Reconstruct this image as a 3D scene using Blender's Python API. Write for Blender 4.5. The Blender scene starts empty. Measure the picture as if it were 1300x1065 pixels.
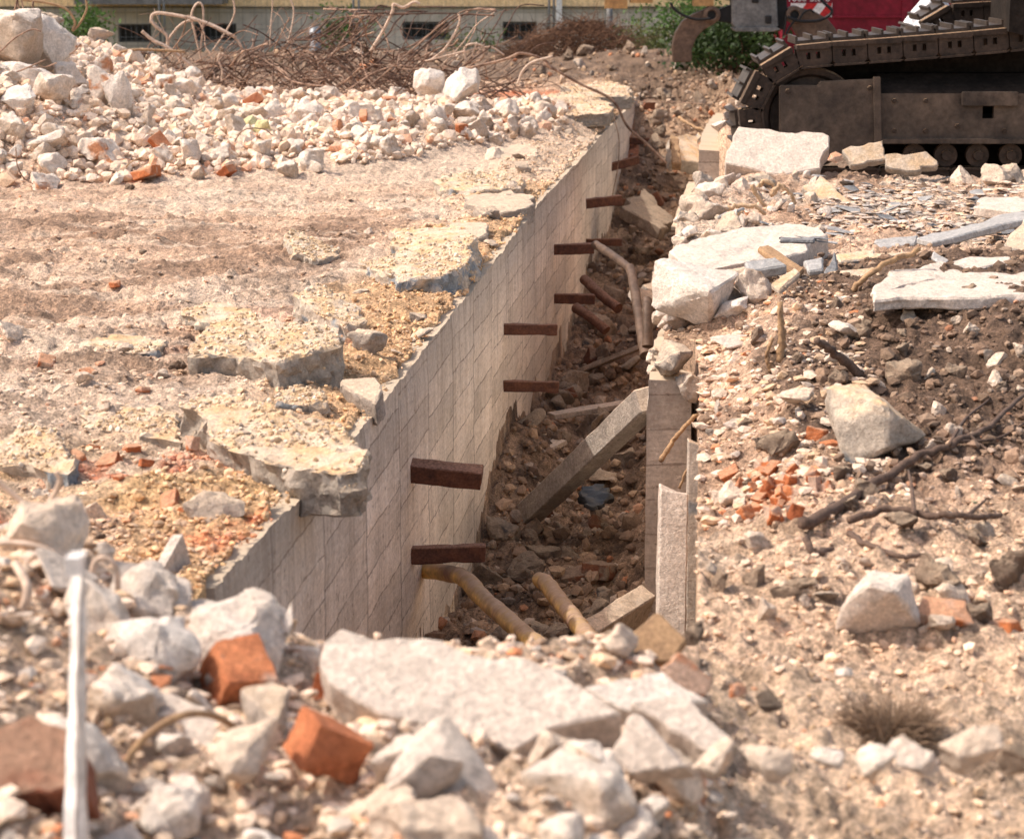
import bpy, bmesh, math, random
import numpy as np
from mathutils import Vector, Matrix, Quaternion, noise as mnoise

random.seed(7)
RS = np.random.RandomState(11)
C = bpy.context.scene.collection
scn = bpy.context.scene

# ------------------------------------------------------------------ survey of the site
F = 3000.0; CAM_H = 1.7; TH = math.atan(612 / 3000.0)
cT, sT = math.cos(TH), math.sin(TH)
def ray(px, py):
    a = px - 650; b = 532.5 - py
    return (a, F * cT + b * sT, -F * sT + b * cT)
def G(px, py, z=0.0):
    r = ray(px, py); t = (z - CAM_H) / r[2]
    return Vector((r[0] * t, r[1] * t, z))
def D(px, py, Y):
    r = ray(px, py); t = Y / r[1]
    return Vector((r[0] * t, Y, CAM_H + r[2] * t))
W_A, W_B = -0.41, 0.1015            # left trench wall face: X = W_A + W_B * (Y - 9.46)
def Lx(Y): return W_A + W_B * (Y - 9.46)
def Wp(px, py):
    r = ray(px, py); t = (W_A - W_B * 9.46) / (r[0] - W_B * r[1])
    return Vector((r[0] * t, r[1] * t, CAM_H + r[2] * t))
def mpp(Y, z=0.0): return (Y * cT - (z - CAM_H) * sT) / F    # metres per reference unit at depth

# ------------------------------------------------------------------ numpy noise
def _h(ix, iy, seed):
    a = (ix.astype(np.int64) * 374761393 + iy.astype(np.int64) * 668265263 + seed * 1442695041) & 0xffffffff
    a = ((a ^ (a >> 13)) * 1274126177) & 0xffffffff
    a = ((a ^ (a >> 16)) * 2246822519) & 0xffffffff
    return ((a ^ (a >> 15)) & 0xffffff) / float(0xffffff)
def vn(x, y, seed=0):
    xi = np.floor(x); yi = np.floor(y); fx = x - xi; fy = y - yi
    fx = fx * fx * fx * (fx * (fx * 6 - 15) + 10); fy = fy * fy * fy * (fy * (fy * 6 - 15) + 10)
    a = _h(xi, yi, seed); b = _h(xi + 1, yi, seed); c = _h(xi, yi + 1, seed); d = _h(xi + 1, yi + 1, seed)
    return (a + (b - a) * fx) * (1 - fy) + (c + (d - c) * fx) * fy * 1.0
def fbm(x, y, sc, octv=4, seed=0, gain=0.5):
    v = 0; amp = 1.0; tot = 0; f = 1.0 / sc
    for o in range(octv):
        ca, sa = math.cos(o * 0.7), math.sin(o * 0.7)
        v = v + amp * (vn((x * ca - y * sa) * f + o * 17.3, (x * sa + y * ca) * f - o * 9.1, seed + o) - 0.5)
        tot += amp; amp *= gain; f *= 2.03
    return v / tot * 2
def sst(a, b, x):
    t = np.clip((x - a) / (b - a), 0, 1); return t * t * (3 - 2 * t)

# ------------------------------------------------------------------ terrain
_wt = [(240, 775), (298, 722), (356, 655), (400, 612), (455, 548), (490, 520), (520, 470), (541, 433), (588, 388), (602, 360), (632, 331),
       (660, 292), (672, 274), (689, 248), (717, 223), (741, 202), (749, 187), (768, 166), (780, 152), (795, 144), (804, 132)]
_wp = [Wp(*q) for q in _wt]
WTY = np.array([p.y for p in _wp]); WTZ = np.array([p.z for p in _wp])
_k = np.exp(-0.5 * ((np.log(WTY)[:, None] - np.log(WTY)[None, :]) / 0.09) ** 2); WTZ = (_k @ WTZ) / _k.sum(1)
def wtop(Y): return np.interp(Y, WTY, WTZ)
RTY = np.array([2.0, 5.4, 9.9, 10.08, 10.3, 13.4, 14.0, 16.0, 16.5, 18.8, 19.0, 28, 33])
RTX = np.array([0.30, 0.44, 0.80, 0.79, 0.67, 0.97, 0.99, 1.27, 1.54, 1.72, 1.69, 2.62, 2.9])
def Rx(Y):
    Y = np.asarray(Y, float)
    return np.interp(Y, RTY, RTX) + 0.07 * (vn(Y * 2.7, Y * 0, 91) - .5 + .6 * (vn(Y * 9, Y * 0, 92) - .5)) * sst(10.3, 11, Y)

def pile(X, Y):
    a = np.interp(X, [-1.6, -0.95, -0.62, -0.35, 0.0, 0.28, 0.42, 0.60, 1.4], [0.50, 0.44, 0.30, 0.24, 0.27, 0.20, 0.06, 0.0, 0.0])
    yb = np.interp(X, [-1.2, -0.7, -0.2, 0.3, 0.5], [5.0, 4.9, 4.75, 5.0, 5.2])
    return a * (1 - sst(0, 1, (Y - yb + 0.25) / 0.8)) + 0.02 * np.where(Y < 5, 1, 0)
def heap(X, Y):
    u = X / Y                                            # bearing
    yf = np.interp(u, [-.25, -.15, -.06, -.02, 0.03, .06], [15.8, 16.0, 17.0, 18.2, 20.5, 22])
    up = sst(0, 1.7, Y - yf); dn = 1 - sst(22.0, 23.5, Y)
    a = np.interp(X, [-5.5, -4.0, -3.3, -2.6, -1.9, 0.2, 0.9], [0.95, 0.80, 0.52, 0.24, 0.20, 0.20, 0.0])
    return a * up * dn
def ground(X, Y, fine=True):
    X = np.asarray(X, float); Y = np.asarray(Y, float)
    L = Lx(Y); R = Rx(Y); L2 = np.where(Y < 5.9, Lx(5.9) - 0.02, L)
    left = X < L2; right = X >= R
    trench = (~left) & (~right) & (Y < 33)
    pl = pile(X, Y)
    big = fbm(X, Y, 1.7, 3, 3); med = fbm(X, Y, 0.45, 4, 7)
    # left plateau
    zl = 0.0 + big * 0.05 + med * 0.035
    d = np.clip(L - X, 0, 5)
    lip = wtop(Y) + 0.012 + 0.02 * fbm(X, Y, 0.3, 2, 33)
    rut = 0.018 * np.sin(Y * 9 + 1.3 * np.sin(X * 1.7)) * sst(0.6, 1.6, d) * (1 - sst(11, 14, Y))
    zl = zl + rut
    k = 1 - sst(0.02, 0.55, d)
    zl = zl * (1 - k) + lip * k + 0.035 * sst(.1, .3, d) * (1 - sst(.3, .8, d))
    zl = zl + heap(X, Y)
    # broken floor terrace: low steps parallel to the trench
    st = 0.05 * np.floor(3 * np.clip(0.5 + fbm(X * 0.6, Y, 0.9, 3, 51), 0, 0.99)) / 3
    zl = zl + st * sst(0.3, 0.7, d) * (1 - sst(13, 16, Y))
    # right bank
    e = np.clip(X - R, 0, 9)
    md = np.exp(-((Y - 9.9) / 1.75) ** 2) * (0.16 + 0.18 * sst(0.2, 1.6, e))
    zr = 0.0 + big * 0.06 + med * 0.05 + md
    zr = zr - 0.17 * (1 - sst(0, 0.38, e)) * sst(6.2, 7.5, Y) * (1 - sst(12, 13, Y))
    zr = zr - 0.17 * sst(16.9, 17.5, Y) * sst(1.75, 2.2, X) * (1 - sst(22, 24, Y))
    zr = zr + 0.20 * np.exp(-((Y - 19.5) / 2.2) ** 2) * np.exp(-((X - 1.75) / .22) ** 2)
    # trench floor
    zf = -1.36 + big * 0.10 + fbm(X, Y, 0.6, 4, 21) * 0.2
    zf = zf + 0.28 * np.exp(-((Y - 13.0) / 0.9) ** 2) * (1 - sst(0, .5, X - L)) + 0.3 * sst(17.5, 21, Y) + 0.85 * sst(22, 29.5, Y)
    zf = zf + 0.18 * (1 - sst(0, .3, R - X))
    zf = zf + (pl + 1.30) * (1 - sst(5.0, 7.2, Y))
    z = np.where(left, zl + pl, np.where(trench, zf, zr + pl))
    zn = big * 0.05 + med * 0.06 + pl
    nr = 1 - sst(4.9, 5.7, Y); z = z * (1 - nr) + zn * nr
    # yard beyond
    far = sst(28, 33, Y)
    zfar = -0.05 + big * 0.07 + med * 0.07 + 0.14 * np.exp(-((Y - 33.0) / 2.2) ** 2) * sst(0.2, 2.0, X) - 0.5 * sst(36, 43, Y)
    z = z * (1 - far) + zfar * far
    if fine:
        rough = np.where(left, 0.8, 1.25)
        sed = fbm(X * 0.28, Y, 0.11, 4, 91, 0.6); z = z + np.where(left, 1.0, 0.35) * sst(0.1, 0.5, np.where(left, d, 1)) * (1 - sst(15.5, 17, Y)) * (np.clip(sed, -.5, .28) * 0.050)
        z = z + rough * (fbm(X, Y, 0.16, 3, 61) * 0.026 + np.abs(fbm(X, Y, 0.07, 2, 71)) * 0.024 + np.clip(fbm(X, Y, 0.05, 3, 81), 0.0, 1) * 0.030 - np.clip(fbm(X, Y, 0.09, 3, 85) - .15, 0, 1) * 0.045)
    return z
def gz(x, y): return float(ground(np.array([x]), np.array([y]))[0])
_T = np.exp(np.linspace(math.log(2.6), math.log(48), 2600))
def hit(px, py):
    r = ray(px, py); t = _T / r[1]
    X = r[0] * t; Z = CAM_H + r[2] * t
    g = ground(X, _T, True); k = np.argmax(Z < g)
    if not (Z < g).any(): k = len(_T) - 1
    return Vector((X[k], _T[k], g[k]))

# ------------------------------------------------------------------ materials
def newmat(name):
    m = bpy.data.materials.new(name); m.use_nodes = True
    nt = m.node_tree; b = nt.nodes['Principled BSDF']; b.inputs['Roughness'].default_value = 0.9
    b.inputs['Specular IOR Level'].default_value = 0.25
    return m, nt, b
def N(nt, t, **kw):
    n = nt.nodes.new(t)
    for k, v in kw.items(): setattr(n, k, v)
    return n
def noise_node(nt, vec, scale, detail=5, rough=0.6):
    n = N(nt, 'ShaderNodeTexNoise'); n.inputs['Scale'].default_value = scale
    n.inputs['Detail'].default_value = detail; n.inputs['Roughness'].default_value = rough
    nt.links.new(vec, n.inputs['Vector']); return n.outputs['Fac']
def ramp(nt, fac, stops):
    r = N(nt, 'ShaderNodeValToRGB'); cr = r.color_ramp
    while len(cr.elements) < len(stops): cr.elements.new(0.5)
    for e, (p, c) in zip(cr.elements, stops):
        e.position = p; e.color = (*c, 1) if len(c) == 3 else c
    nt.links.new(fac, r.inputs['Fac']); return r.outputs['Color']
def mix(nt, fac, a, b, mode='MIX'):
    n = N(nt, 'ShaderNodeMix', data_type='RGBA', blend_type=mode)
    for sock, v in ((n.inputs['Factor'], fac), (n.inputs['A'], a), (n.inputs['B'], b)):
        if isinstance(v, (int, float)): sock.default_value = v
        elif isinstance(v, tuple): sock.default_value = (*v, 1)
        else: nt.links.new(v, sock)
    return n.outputs['Result']
def math_node(nt, op, a, b=None, c=None):
    n = N(nt, 'ShaderNodeMath', operation=op)
    for i, v in enumerate((a, b, c)):
        if v is None: continue
        if isinstance(v, (int, float)): n.inputs[i].default_value = v
        else: nt.links.new(v, n.inputs[i])
    return n.outputs[0]
def modul(nt, col, fac, lo, hi, v0, v1):
    mr = N(nt, 'ShaderNodeMapRange'); nt.links.new(fac, mr.inputs[0])
    for i, v in zip((1, 2, 3, 4), (lo, hi, v0, v1)): mr.inputs[i].default_value = v
    vm = N(nt, 'ShaderNodeVectorMath', operation='SCALE'); nt.links.new(col, vm.inputs[0]); nt.links.new(mr.outputs[0], vm.inputs['Scale'])
    return vm.outputs[0]
def bump(nt, b, h, strength, dist):
    n = N(nt, 'ShaderNodeBump'); n.inputs['Strength'].default_value = strength; n.inputs['Distance'].default_value = dist
    nt.links.new(h, n.inputs['Height']); nt.links.new(n.outputs['Normal'], b.inputs['Normal'])
def up_mask(nt, lo=0.35, hi=0.8):
    g = N(nt, 'ShaderNodeNewGeometry'); s = N(nt, 'ShaderNodeSeparateXYZ'); nt.links.new(g.outputs['Normal'], s.inputs[0])
    mr = N(nt, 'ShaderNodeMapRange'); mr.inputs[1].default_value = lo; mr.inputs[2].default_value = hi
    nt.links.new(s.outputs['Z'], mr.inputs[0]); return mr.outputs[0]
def N_sep(nt, col):
    q = N(nt, 'ShaderNodeSeparateColor'); nt.links.new(col, q.inputs[0]); return q.outputs[0]
def coords(nt, kind='Object'):
    return N(nt, 'ShaderNodeTexCoord').outputs[kind]
def pos(nt): return N(nt, 'ShaderNodeNewGeometry').outputs['Position']

def attr_mat(name, speck=0.35, scale=45, bstr=0.6, bdist=0.012):
    m, nt, b = newmat(name)
    a = N(nt, 'ShaderNodeAttribute', attribute_name='Col')
    p = pos(nt)
    n1 = noise_node(nt, p, scale, 6, 0.7); n2 = noise_node(nt, p, scale * 3.1, 4, 0.75); n3 = noise_node(nt, p, 3.2, 4, 0.6)
    c = modul(nt, a.outputs['Color'], n1, 0.36, 0.64, 1 - speck, 1 + speck * .75)
    c = modul(nt, c, n2, 0.36, 0.64, 1 - speck * .9, 1 + speck * .7)
    c = modul(nt, c, n3, 0.3, 0.7, 0.85, 1.15)
    nt.links.new(c, b.inputs['Base Color'])
    bump(nt, b, math_node(nt, 'ADD', n1, math_node(nt, 'MULTIPLY', n2, 0.5)), bstr, bdist)
    return m
def rock_mat(name, c1, c2, patch=None, pamt=0.45, dust=None, scale=9, rough=0.92, hue_spread=0.5, ochre=False):
    m, nt, b = newmat(name); b.inputs['Roughness'].default_value = rough
    p = pos(nt)
    rnd = N(nt, 'ShaderNodeObjectInfo').outputs['Random']
    n1 = noise_node(nt, p, scale, 6, 0.65); n2 = noise_node(nt, p, scale * 7, 5, 0.7)
    f = math_node(nt, 'ADD', math_node(nt, 'MULTIPLY', n1, 1.3), math_node(nt, 'MULTIPLY_ADD', rnd, hue_spread, -0.15 - hue_spread / 2))
    c = ramp(nt, f, [(0.25, c2), (0.72, c1)])
    if patch:
        n3 = noise_node(nt, p, scale * 0.6, 3, 0.5)
        thr = math_node(nt, 'ADD', n3, math_node(nt, 'MULTIPLY_ADD', rnd, 0.3, -0.15))
        c = mix(nt, ramp(nt, thr, [(1 - pamt, (0, 0, 0)), (1 - pamt + 0.06, (1, 1, 1))]), c, patch)
    if dust:
        dm = math_node(nt, 'MULTIPLY', up_mask(nt, 0.3, 0.85), ramp(nt, noise_node(nt, p, scale * 1.4, 5, 0.6), [(0.24, (0.25, 0.25, 0.25)), (0.46, (1, 1, 1))]))
        dcol = mix(nt, ramp(nt, noise_node(nt, p, scale * .9, 4, .6), [(.42, (0, 0, 0)), (.6, (1, 1, 1))]), dust, (dust[0] * .92, dust[1] * .80, dust[2] * .62) if ochre else (dust[0] * .9, dust[1] * .9, dust[2] * .9))
        c = mix(nt, dm, c, dcol)
    c = modul(nt, c, n2, 0.34, 0.66, 0.74, 1.16)
    vo = N(nt, 'ShaderNodeTexVoronoi'); vo.inputs['Scale'].default_value = scale * 6; nt.links.new(p, vo.inputs['Vector'])
    c = modul(nt, c, N_sep(nt, vo.outputs['Color']), 0, 1, 0.90, 1.10)
    n5 = noise_node(nt, p, scale * 18, 4, 0.7); c = modul(nt, c, n5, 0.36, 0.6, 0.82, 1.08)
    nt.links.new(c, b.inputs['Base Color'])
    bump(nt, b, math_node(nt, 'ADD', n2, math_node(nt, 'MULTIPLY', n5, 0.5)), 0.8, 0.012)
    return m
def plain_mat(name, c1, c2, scale=14, rough=0.7, metal=0.0, dust=None, bstr=0.3):
    m, nt, b = newmat(name); b.inputs['Roughness'].default_value = rough; b.inputs['Metallic'].default_value = metal
    p = pos(nt); n1 = noise_node(nt, p, scale, 6, 0.65); n2 = noise_node(nt, p, scale * 5, 4, 0.7)
    c = ramp(nt, n1, [(0.33, c2), (0.66, c1)])
    if dust:
        dm = math_node(nt, 'MULTIPLY', up_mask(nt, 0.3, 0.8), ramp(nt, n2, [(0.3, (0.25, .25, .25)), (0.55, (1, 1, 1))]))
        c = mix(nt, dm, c, dust)
    c = modul(nt, c, n2, 0.35, 0.65, 0.72, 1.25)
    nt.links.new(c, b.inputs['Base Color']); bump(nt, b, n2, bstr, 0.006)
    return m

SAND = (0.50, 0.36, 0.22)
M = {}
M['ground'] = attr_mat('earth and dust', 0.5, 38, 1.0, 0.025)
M['debris'] = attr_mat('loose debris', 0.25, 60, 0.4, 0.006)
M['chalk'] = rock_mat('pale plastered rubble', (0.82, 0.70, 0.595), (0.52, 0.405, 0.31), (0.56, 0.27, 0.15), 0.36, dust=(0.80, 0.69, 0.59), hue_spread=.8)
M['chunk'] = rock_mat('beige rubble', (0.76, 0.63, 0.52), (0.50, 0.40, 0.32), None, dust=(0.72, 0.575, 0.45))
M['brick'] = rock_mat('broken brick', (0.62, 0.215, 0.085), (0.40, 0.12, 0.05), (0.64, 0.46, 0.36), 0.40, dust=(0.66, 0.36, 0.22), scale=14)
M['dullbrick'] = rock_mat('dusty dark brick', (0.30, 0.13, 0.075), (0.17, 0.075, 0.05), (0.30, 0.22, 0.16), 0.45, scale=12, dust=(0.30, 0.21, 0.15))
M['grey'] = rock_mat('grey broken concrete', (0.52, 0.445, 0.38), (0.32, 0.275, 0.24), (0.28, 0.29, 0.30), 0.3, dust=(0.66, 0.52, 0.39))
M['slab'] = rock_mat('dusty concrete slab', (0.54, 0.465, 0.39), (0.33, 0.29, 0.25), (0.27, 0.30, 0.33), 0.36, dust=(0.72, 0.57, 0.43), ochre=True)
M['paleslab'] = rock_mat('pale concrete slab', (0.71, 0.61, 0.53), (0.54, 0.445, 0.375), None, dust=(0.71, 0.61, 0.525))
M['white'] = rock_mat('white plaster lump', (0.80, 0.72, 0.645), (0.62, 0.53, 0.455), None)
M['slate'] = rock_mat('slate shard', (0.42, 0.41, 0.40), (0.18, 0.185, 0.195), None, scale=6, rough=0.6, hue_spread=0.9)
M['trenchlump'] = rock_mat('dusty trench rubble', (0.40, 0.305, 0.225), (0.19, 0.14, 0.105), (0.13, 0.125, 0.125), 0.32, dust=(0.42, 0.32, 0.23), hue_spread=.9)  # colours darkened to make up for trench shade lifted by the sky fill
M['clod'] = rock_mat('dirt clod', (0.26, 0.19, 0.14), (0.14, 0.10, 0.075), None, dust=(0.33, 0.25, 0.18))
M['rust'] = plain_mat('rusty steel', (0.16, 0.068, 0.04), (0.07, 0.033, 0.025), 18, 0.8, 0.0, dust=(0.26, 0.135, 0.085))  # lighter red on upward faces paints their sunlit tops into the colour
M['pipe'] = plain_mat('corroded pipe', (0.80, 0.52, 0.16), (0.27, 0.155, 0.125), 5, 0.65, 0.1, dust=(0.36, 0.24, 0.16))
M['rebar'] = plain_mat('weathered rebar', (0.46, 0.31, 0.225), (0.11, 0.062, 0.045), 9, 0.7, 0.15)
M['cablesleeve'] = plain_mat('pale dusty cable', (0.62, 0.48, 0.38), (0.45, 0.32, 0.24), 9, 0.7)
M['wood'] = plain_mat('weathered wood', (0.42, 0.27, 0.15), (0.24, 0.15, 0.09), 22, 0.85)
M['darkwood'] = plain_mat('dark root wood', (0.15, 0.10, 0.075), (0.075, 0.05, 0.04), 25, 0.9)
M['machine'] = plain_mat('dirty machine steel', (0.075, 0.052, 0.04), (0.028, 0.021, 0.018), 6, 0.65, 0.3, dust=(0.30, 0.20, 0.12))
M['frame'] = plain_mat('scuffed undercarriage paint', (0.125, 0.092, 0.070), (0.044, 0.034, 0.029), 3.2, 0.75, 0.0)
M['shoe'] = plain_mat('worn track shoe', (0.075, 0.056, 0.045), (0.03, 0.024, 0.021), 9, 0.5, 0.2)
M['darksteel'] = plain_mat('black greasy steel', (0.030, 0.024, 0.021), (0.015, 0.013, 0.012), 5, 0.95, 0.0)
M['darksteel'].node_tree.nodes['Principled BSDF'].inputs['Specular IOR Level'].default_value = 0.05
M['orangebrick'] = rock_mat('fresh orange brick', (0.74, 0.29, 0.135), (0.50, 0.175, 0.08), (0.70, 0.50, 0.39), 0.46, scale=11)
M['bark'] = plain_mat('pale dry bark', (0.62, 0.45, 0.29), (0.40, 0.26, 0.16), 22, 0.9)
M['greysteel'] = plain_mat('grey painted steel', (0.20, 0.20, 0.20), (0.11, 0.11, 0.11), 5, 0.6)
M['claw'] = plain_mat('brown worn steel', (0.16, 0.105, 0.075), (0.085, 0.058, 0.045), 5, 0.6, 0.1)
M['yellow'] = plain_mat('faded machine yellow', (0.52, 0.32, 0.13), (0.30, 0.17, 0.08), 4, 0.6)
M['black'] = plain_mat('black rubber', (0.022, 0.022, 0.024), (0.012, 0.012, 0.013), 20, 0.5)
M['red'] = plain_mat('crimson paint', (0.22, 0.010, 0.028), (0.15, 0.008, 0.02), 2, 0.45, bstr=0.05)
M['whitepaint'] = plain_mat('white paint', (0.75, 0.75, 0.75), (0.6, 0.6, 0.6), 8, 0.5, bstr=0.05)
M['signred'] = plain_mat('signal red paint', (0.52, 0.03, 0.03), (0.42, 0.025, 0.03), 8, 0.5, bstr=0.05)
M['plastic'] = plain_mat('white plastic strap', (0.86, 0.84, 0.82), (0.74, 0.72, 0.70), 6, 0.4, bstr=0.05)
M['cloth'] = plain_mat('white woven sack', (0.72, 0.74, 0.78), (0.58, 0.60, 0.64), 12, 0.8)
M['twig'] = plain_mat('dry twigs', (0.16, 0.085, 0.05), (0.07, 0.038, 0.025), 3, 0.9)
M['straw'] = plain_mat('dry weed', (0.30, 0.21, 0.14), (0.17, 0.115, 0.08), 8, 0.9)
M['galv'] = plain_mat('galvanised steel', (0.25, 0.27, 0.30), (0.17, 0.185, 0.21), 8, 0.5, 0.4)
M['glass'] = plain_mat('dark cellar glass', (0.016, 0.019, 0.022), (0.010, 0.012, 0.014), 2, 0.12, bstr=0.0)
M['render'] = plain_mat('yellow render', (0.86, 0.63, 0.36), (0.78, 0.56, 0.31), 5, 0.9, bstr=0.15)
M['frameDark'] = plain_mat('dark window frame', (0.09, 0.085, 0.08), (0.06, 0.056, 0.052), 5, 0.6)
def leaf_mat(name, a, b_):
    m, nt, b = newmat(name); b.inputs['Roughness'].default_value = 0.6
    n = noise_node(nt, pos(nt), 5, 3, 0.6); c = ramp(nt, n, [(0.35, b_), (0.65, a)])
    nt.links.new(c, b.inputs['Base Color'])
    tr = N(nt, 'ShaderNodeBsdfTranslucent'); nt.links.new(c, tr.inputs['Color'])
    ms = N(nt, 'ShaderNodeMixShader'); ms.inputs[0].default_value = 0.3
    nt.links.new(b.outputs[0], ms.inputs[1]); nt.links.new(tr.outputs[0], ms.inputs[2])
    nt.links.new(ms.outputs[0], nt.nodes['Material Output'].inputs['Surface']); return m
M['leaf'] = leaf_mat('green leaves', (0.10, 0.19, 0.045), (0.045, 0.09, 0.025))
M['leafdark'] = leaf_mat('dark ivy leaves', (0.045, 0.085, 0.022), (0.015, 0.030, 0.010))
M['leafdry'] = leaf_mat('grass and weeds', (0.12, 0.15, 0.05), (0.07, 0.075, 0.03))

def wall_material():
    m, nt, b = newmat('board marked concrete')
    p = pos(nt); s = N(nt, 'ShaderNodeSeparateXYZ'); nt.links.new(p, s.inputs[0])
    pan = math_node(nt, 'DIVIDE', s.outputs['Y'], 0.83); pid = math_node(nt, 'FLOOR', pan)
    wn = N(nt, 'ShaderNodeTexWhiteNoise', noise_dimensions='1D'); nt.links.new(pid, wn.inputs['W'])
    wob = math_node(nt, 'MULTIPLY_ADD', noise_node(nt, p, 2.2, 3), 0.05, -0.025)
    zz = math_node(nt, 'ADD', math_node(nt, 'ADD', s.outputs['Z'], wob), math_node(nt, 'MULTIPLY', wn.outputs['Value'], 0.17))
    zb = math_node(nt, 'DIVIDE', zz, 0.155); bid = math_node(nt, 'FLOOR', zb); fz = math_node(nt, 'FRACT', zb)
    w2 = N(nt, 'ShaderNodeTexWhiteNoise', noise_dimensions='2D'); cb = N(nt, 'ShaderNodeCombineXYZ')
    nt.links.new(pid, cb.inputs[0]); nt.links.new(bid, cb.inputs[1]); nt.links.new(cb.outputs[0], w2.inputs['Vector'])
    mp = N(nt, 'ShaderNodeMapping'); mp.inputs['Scale'].default_value = (1, 0.6, 5.0); nt.links.new(p, mp.inputs['Vector'])
    grain = noise_node(nt, mp.outputs[0], 9, 6, 0.7)
    mv = N(nt, 'ShaderNodeMapping'); mv.inputs['Scale'].default_value = (1, 4.0, 0.5); nt.links.new(p, mv.inputs['Vector'])
    drip = noise_node(nt, mv.outputs[0], 3.2, 5, 0.65)
    blot = noise_node(nt, p, 1.1, 5, 0.6); fine = noise_node(nt, p, 55, 5, 0.75)
    c = ramp(nt, math_node(nt, 'ADD', math_node(nt, 'MULTIPLY', grain, 0.5), math_node(nt, 'MULTIPLY', drip, 0.5)),
             [(0.28, (0.52, 0.44, 0.36)), (0.5, (0.82, 0.72, 0.61)), (0.72, (0.90, 0.83, 0.74))])
    c = modul(nt, c, w2.outputs['Value'], 0, 1, 0.86, 1.12)
    c = modul(nt, c, blot, 0.3, 0.7, 0.74, 1.2)
    c = modul(nt, c, fine, 0.35, 0.6, 0.75, 1.1)
    ms = N(nt, 'ShaderNodeMapping'); ms.inputs['Scale'].default_value = (1, 7.0, 0.35); nt.links.new(p, ms.inputs['Vector'])
    run = noise_node(nt, ms.outputs[0], 2.0, 5, 0.7); tp = N(nt, 'ShaderNodeMapRange'); nt.links.new(s.outputs['Z'], tp.inputs[0]); tp.inputs[1].default_value = -1.1; tp.inputs[2].default_value = 0.0
    c = mix(nt, math_node(nt, 'MULTIPLY', math_node(nt, 'MULTIPLY', tp.outputs[0], .5), ramp(nt, run, [(.48, (0, 0, 0)), (.62, (1, 1, 1))])), c, (0.30, 0.235, 0.175))
    pit = noise_node(nt, p, 26, 3, .6); c = mix(nt, ramp(nt, pit, [(.64, (0, 0, 0)), (.70, (.7, .7, .7))]), c, (0.22, 0.17, 0.13))
    # seams
    dz = math_node(nt, 'ABSOLUTE', math_node(nt, 'SUBTRACT', fz, 0.5))
    sm = math_node(nt, 'GREATER_THAN', math_node(nt, 'ADD', dz, math_node(nt, 'MULTIPLY_ADD', noise_node(nt, p, 14, 3, .7), 0.14, -0.075)), 0.472)
    fy = math_node(nt, 'FRACT', pan); dy = math_node(nt, 'ABSOLUTE', math_node(nt, 'SUBTRACT', fy, 0.5))
    sv = math_node(nt, 'GREATER_THAN', math_node(nt, 'ADD', dy, math_node(nt, 'MULTIPLY_ADD', noise_node(nt, p, 20, 3, .7), 0.03, -0.012)), 0.486)
    fade = ramp(nt, noise_node(nt, p, 1.8, 3, .6), [(0.32, (0.3, 0.3, 0.3)), (0.5, (1, 1, 1))])
    c = mix(nt, math_node(nt, 'MULTIPLY', math_node(nt, 'MULTIPLY', sm, 0.5), fade), c, (0.13, 0.085, 0.06))
    c = mix(nt, math_node(nt, 'MULTIPLY', math_node(nt, 'MULTIPLY', sv, 0.5), ramp(nt, drip, [(0.35, (0.2, .2, .2)), (0.55, (1, 1, 1))])), c, (0.16, 0.12, 0.095))
    st_ = N(nt, 'ShaderNodeMapRange'); nt.links.new(math_node(nt, 'ADD', s.outputs['Z'], math_node(nt, 'MULTIPLY', blot, .5)), st_.inputs[0]); st_.inputs[1].default_value = -.12; st_.inputs[2].default_value = .28
    c = mix(nt, math_node(nt, 'MULTIPLY', st_.outputs[0], .55), c, (0.20, 0.165, 0.14))
    c = mix(nt, math_node(nt, 'MULTIPLY', up_mask(nt, .4, .8), .8), c, (0.50, 0.40, 0.29))
    nt.links.new(c, b.inputs['Base Color'])
    h = math_node(nt, 'ADD', math_node(nt, 'MULTIPLY', grain, 0.6), math_node(nt, 'MULTIPLY', fine, 0.4))
    h = math_node(nt, 'SUBTRACT', math_node(nt, 'ADD', h, math_node(nt, 'MULTIPLY', w2.outputs['Value'], 0.35)), math_node(nt, 'MAXIMUM', sm, sv))
    bump(nt, b, h, 0.8, 0.010)
    return m
M['wall'] = wall_material()
def plinth_material():
    m, nt, b = newmat('grey plinth panels')
    p = pos(nt); s = N(nt, 'ShaderNodeSeparateXYZ'); nt.links.new(p, s.inputs[0])
    def seam(v, w, t): return math_node(nt, 'GREATER_THAN', math_node(nt, 'ABSOLUTE', math_node(nt, 'SUBTRACT', math_node(nt, 'FRACT', math_node(nt, 'DIVIDE', v, w)), 0.5)), 0.5 - t)
    sm = math_node(nt, 'MAXIMUM', seam(s.outputs['X'], 0.22, 0.05), seam(s.outputs['Z'], 0.31, 0.04))
    c = ramp(nt, noise_node(nt, p, 3, 5, .6), [(0.3, (0.40, 0.355, 0.30)), (0.7, (0.60, 0.54, 0.47))])
    c = mix(nt, math_node(nt, 'MULTIPLY', sm, 0.4), c, (0.14, 0.12, 0.10))
    nt.links.new(c, b.inputs['Base Color']); return m
M['plinth'] = plinth_material()

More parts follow.
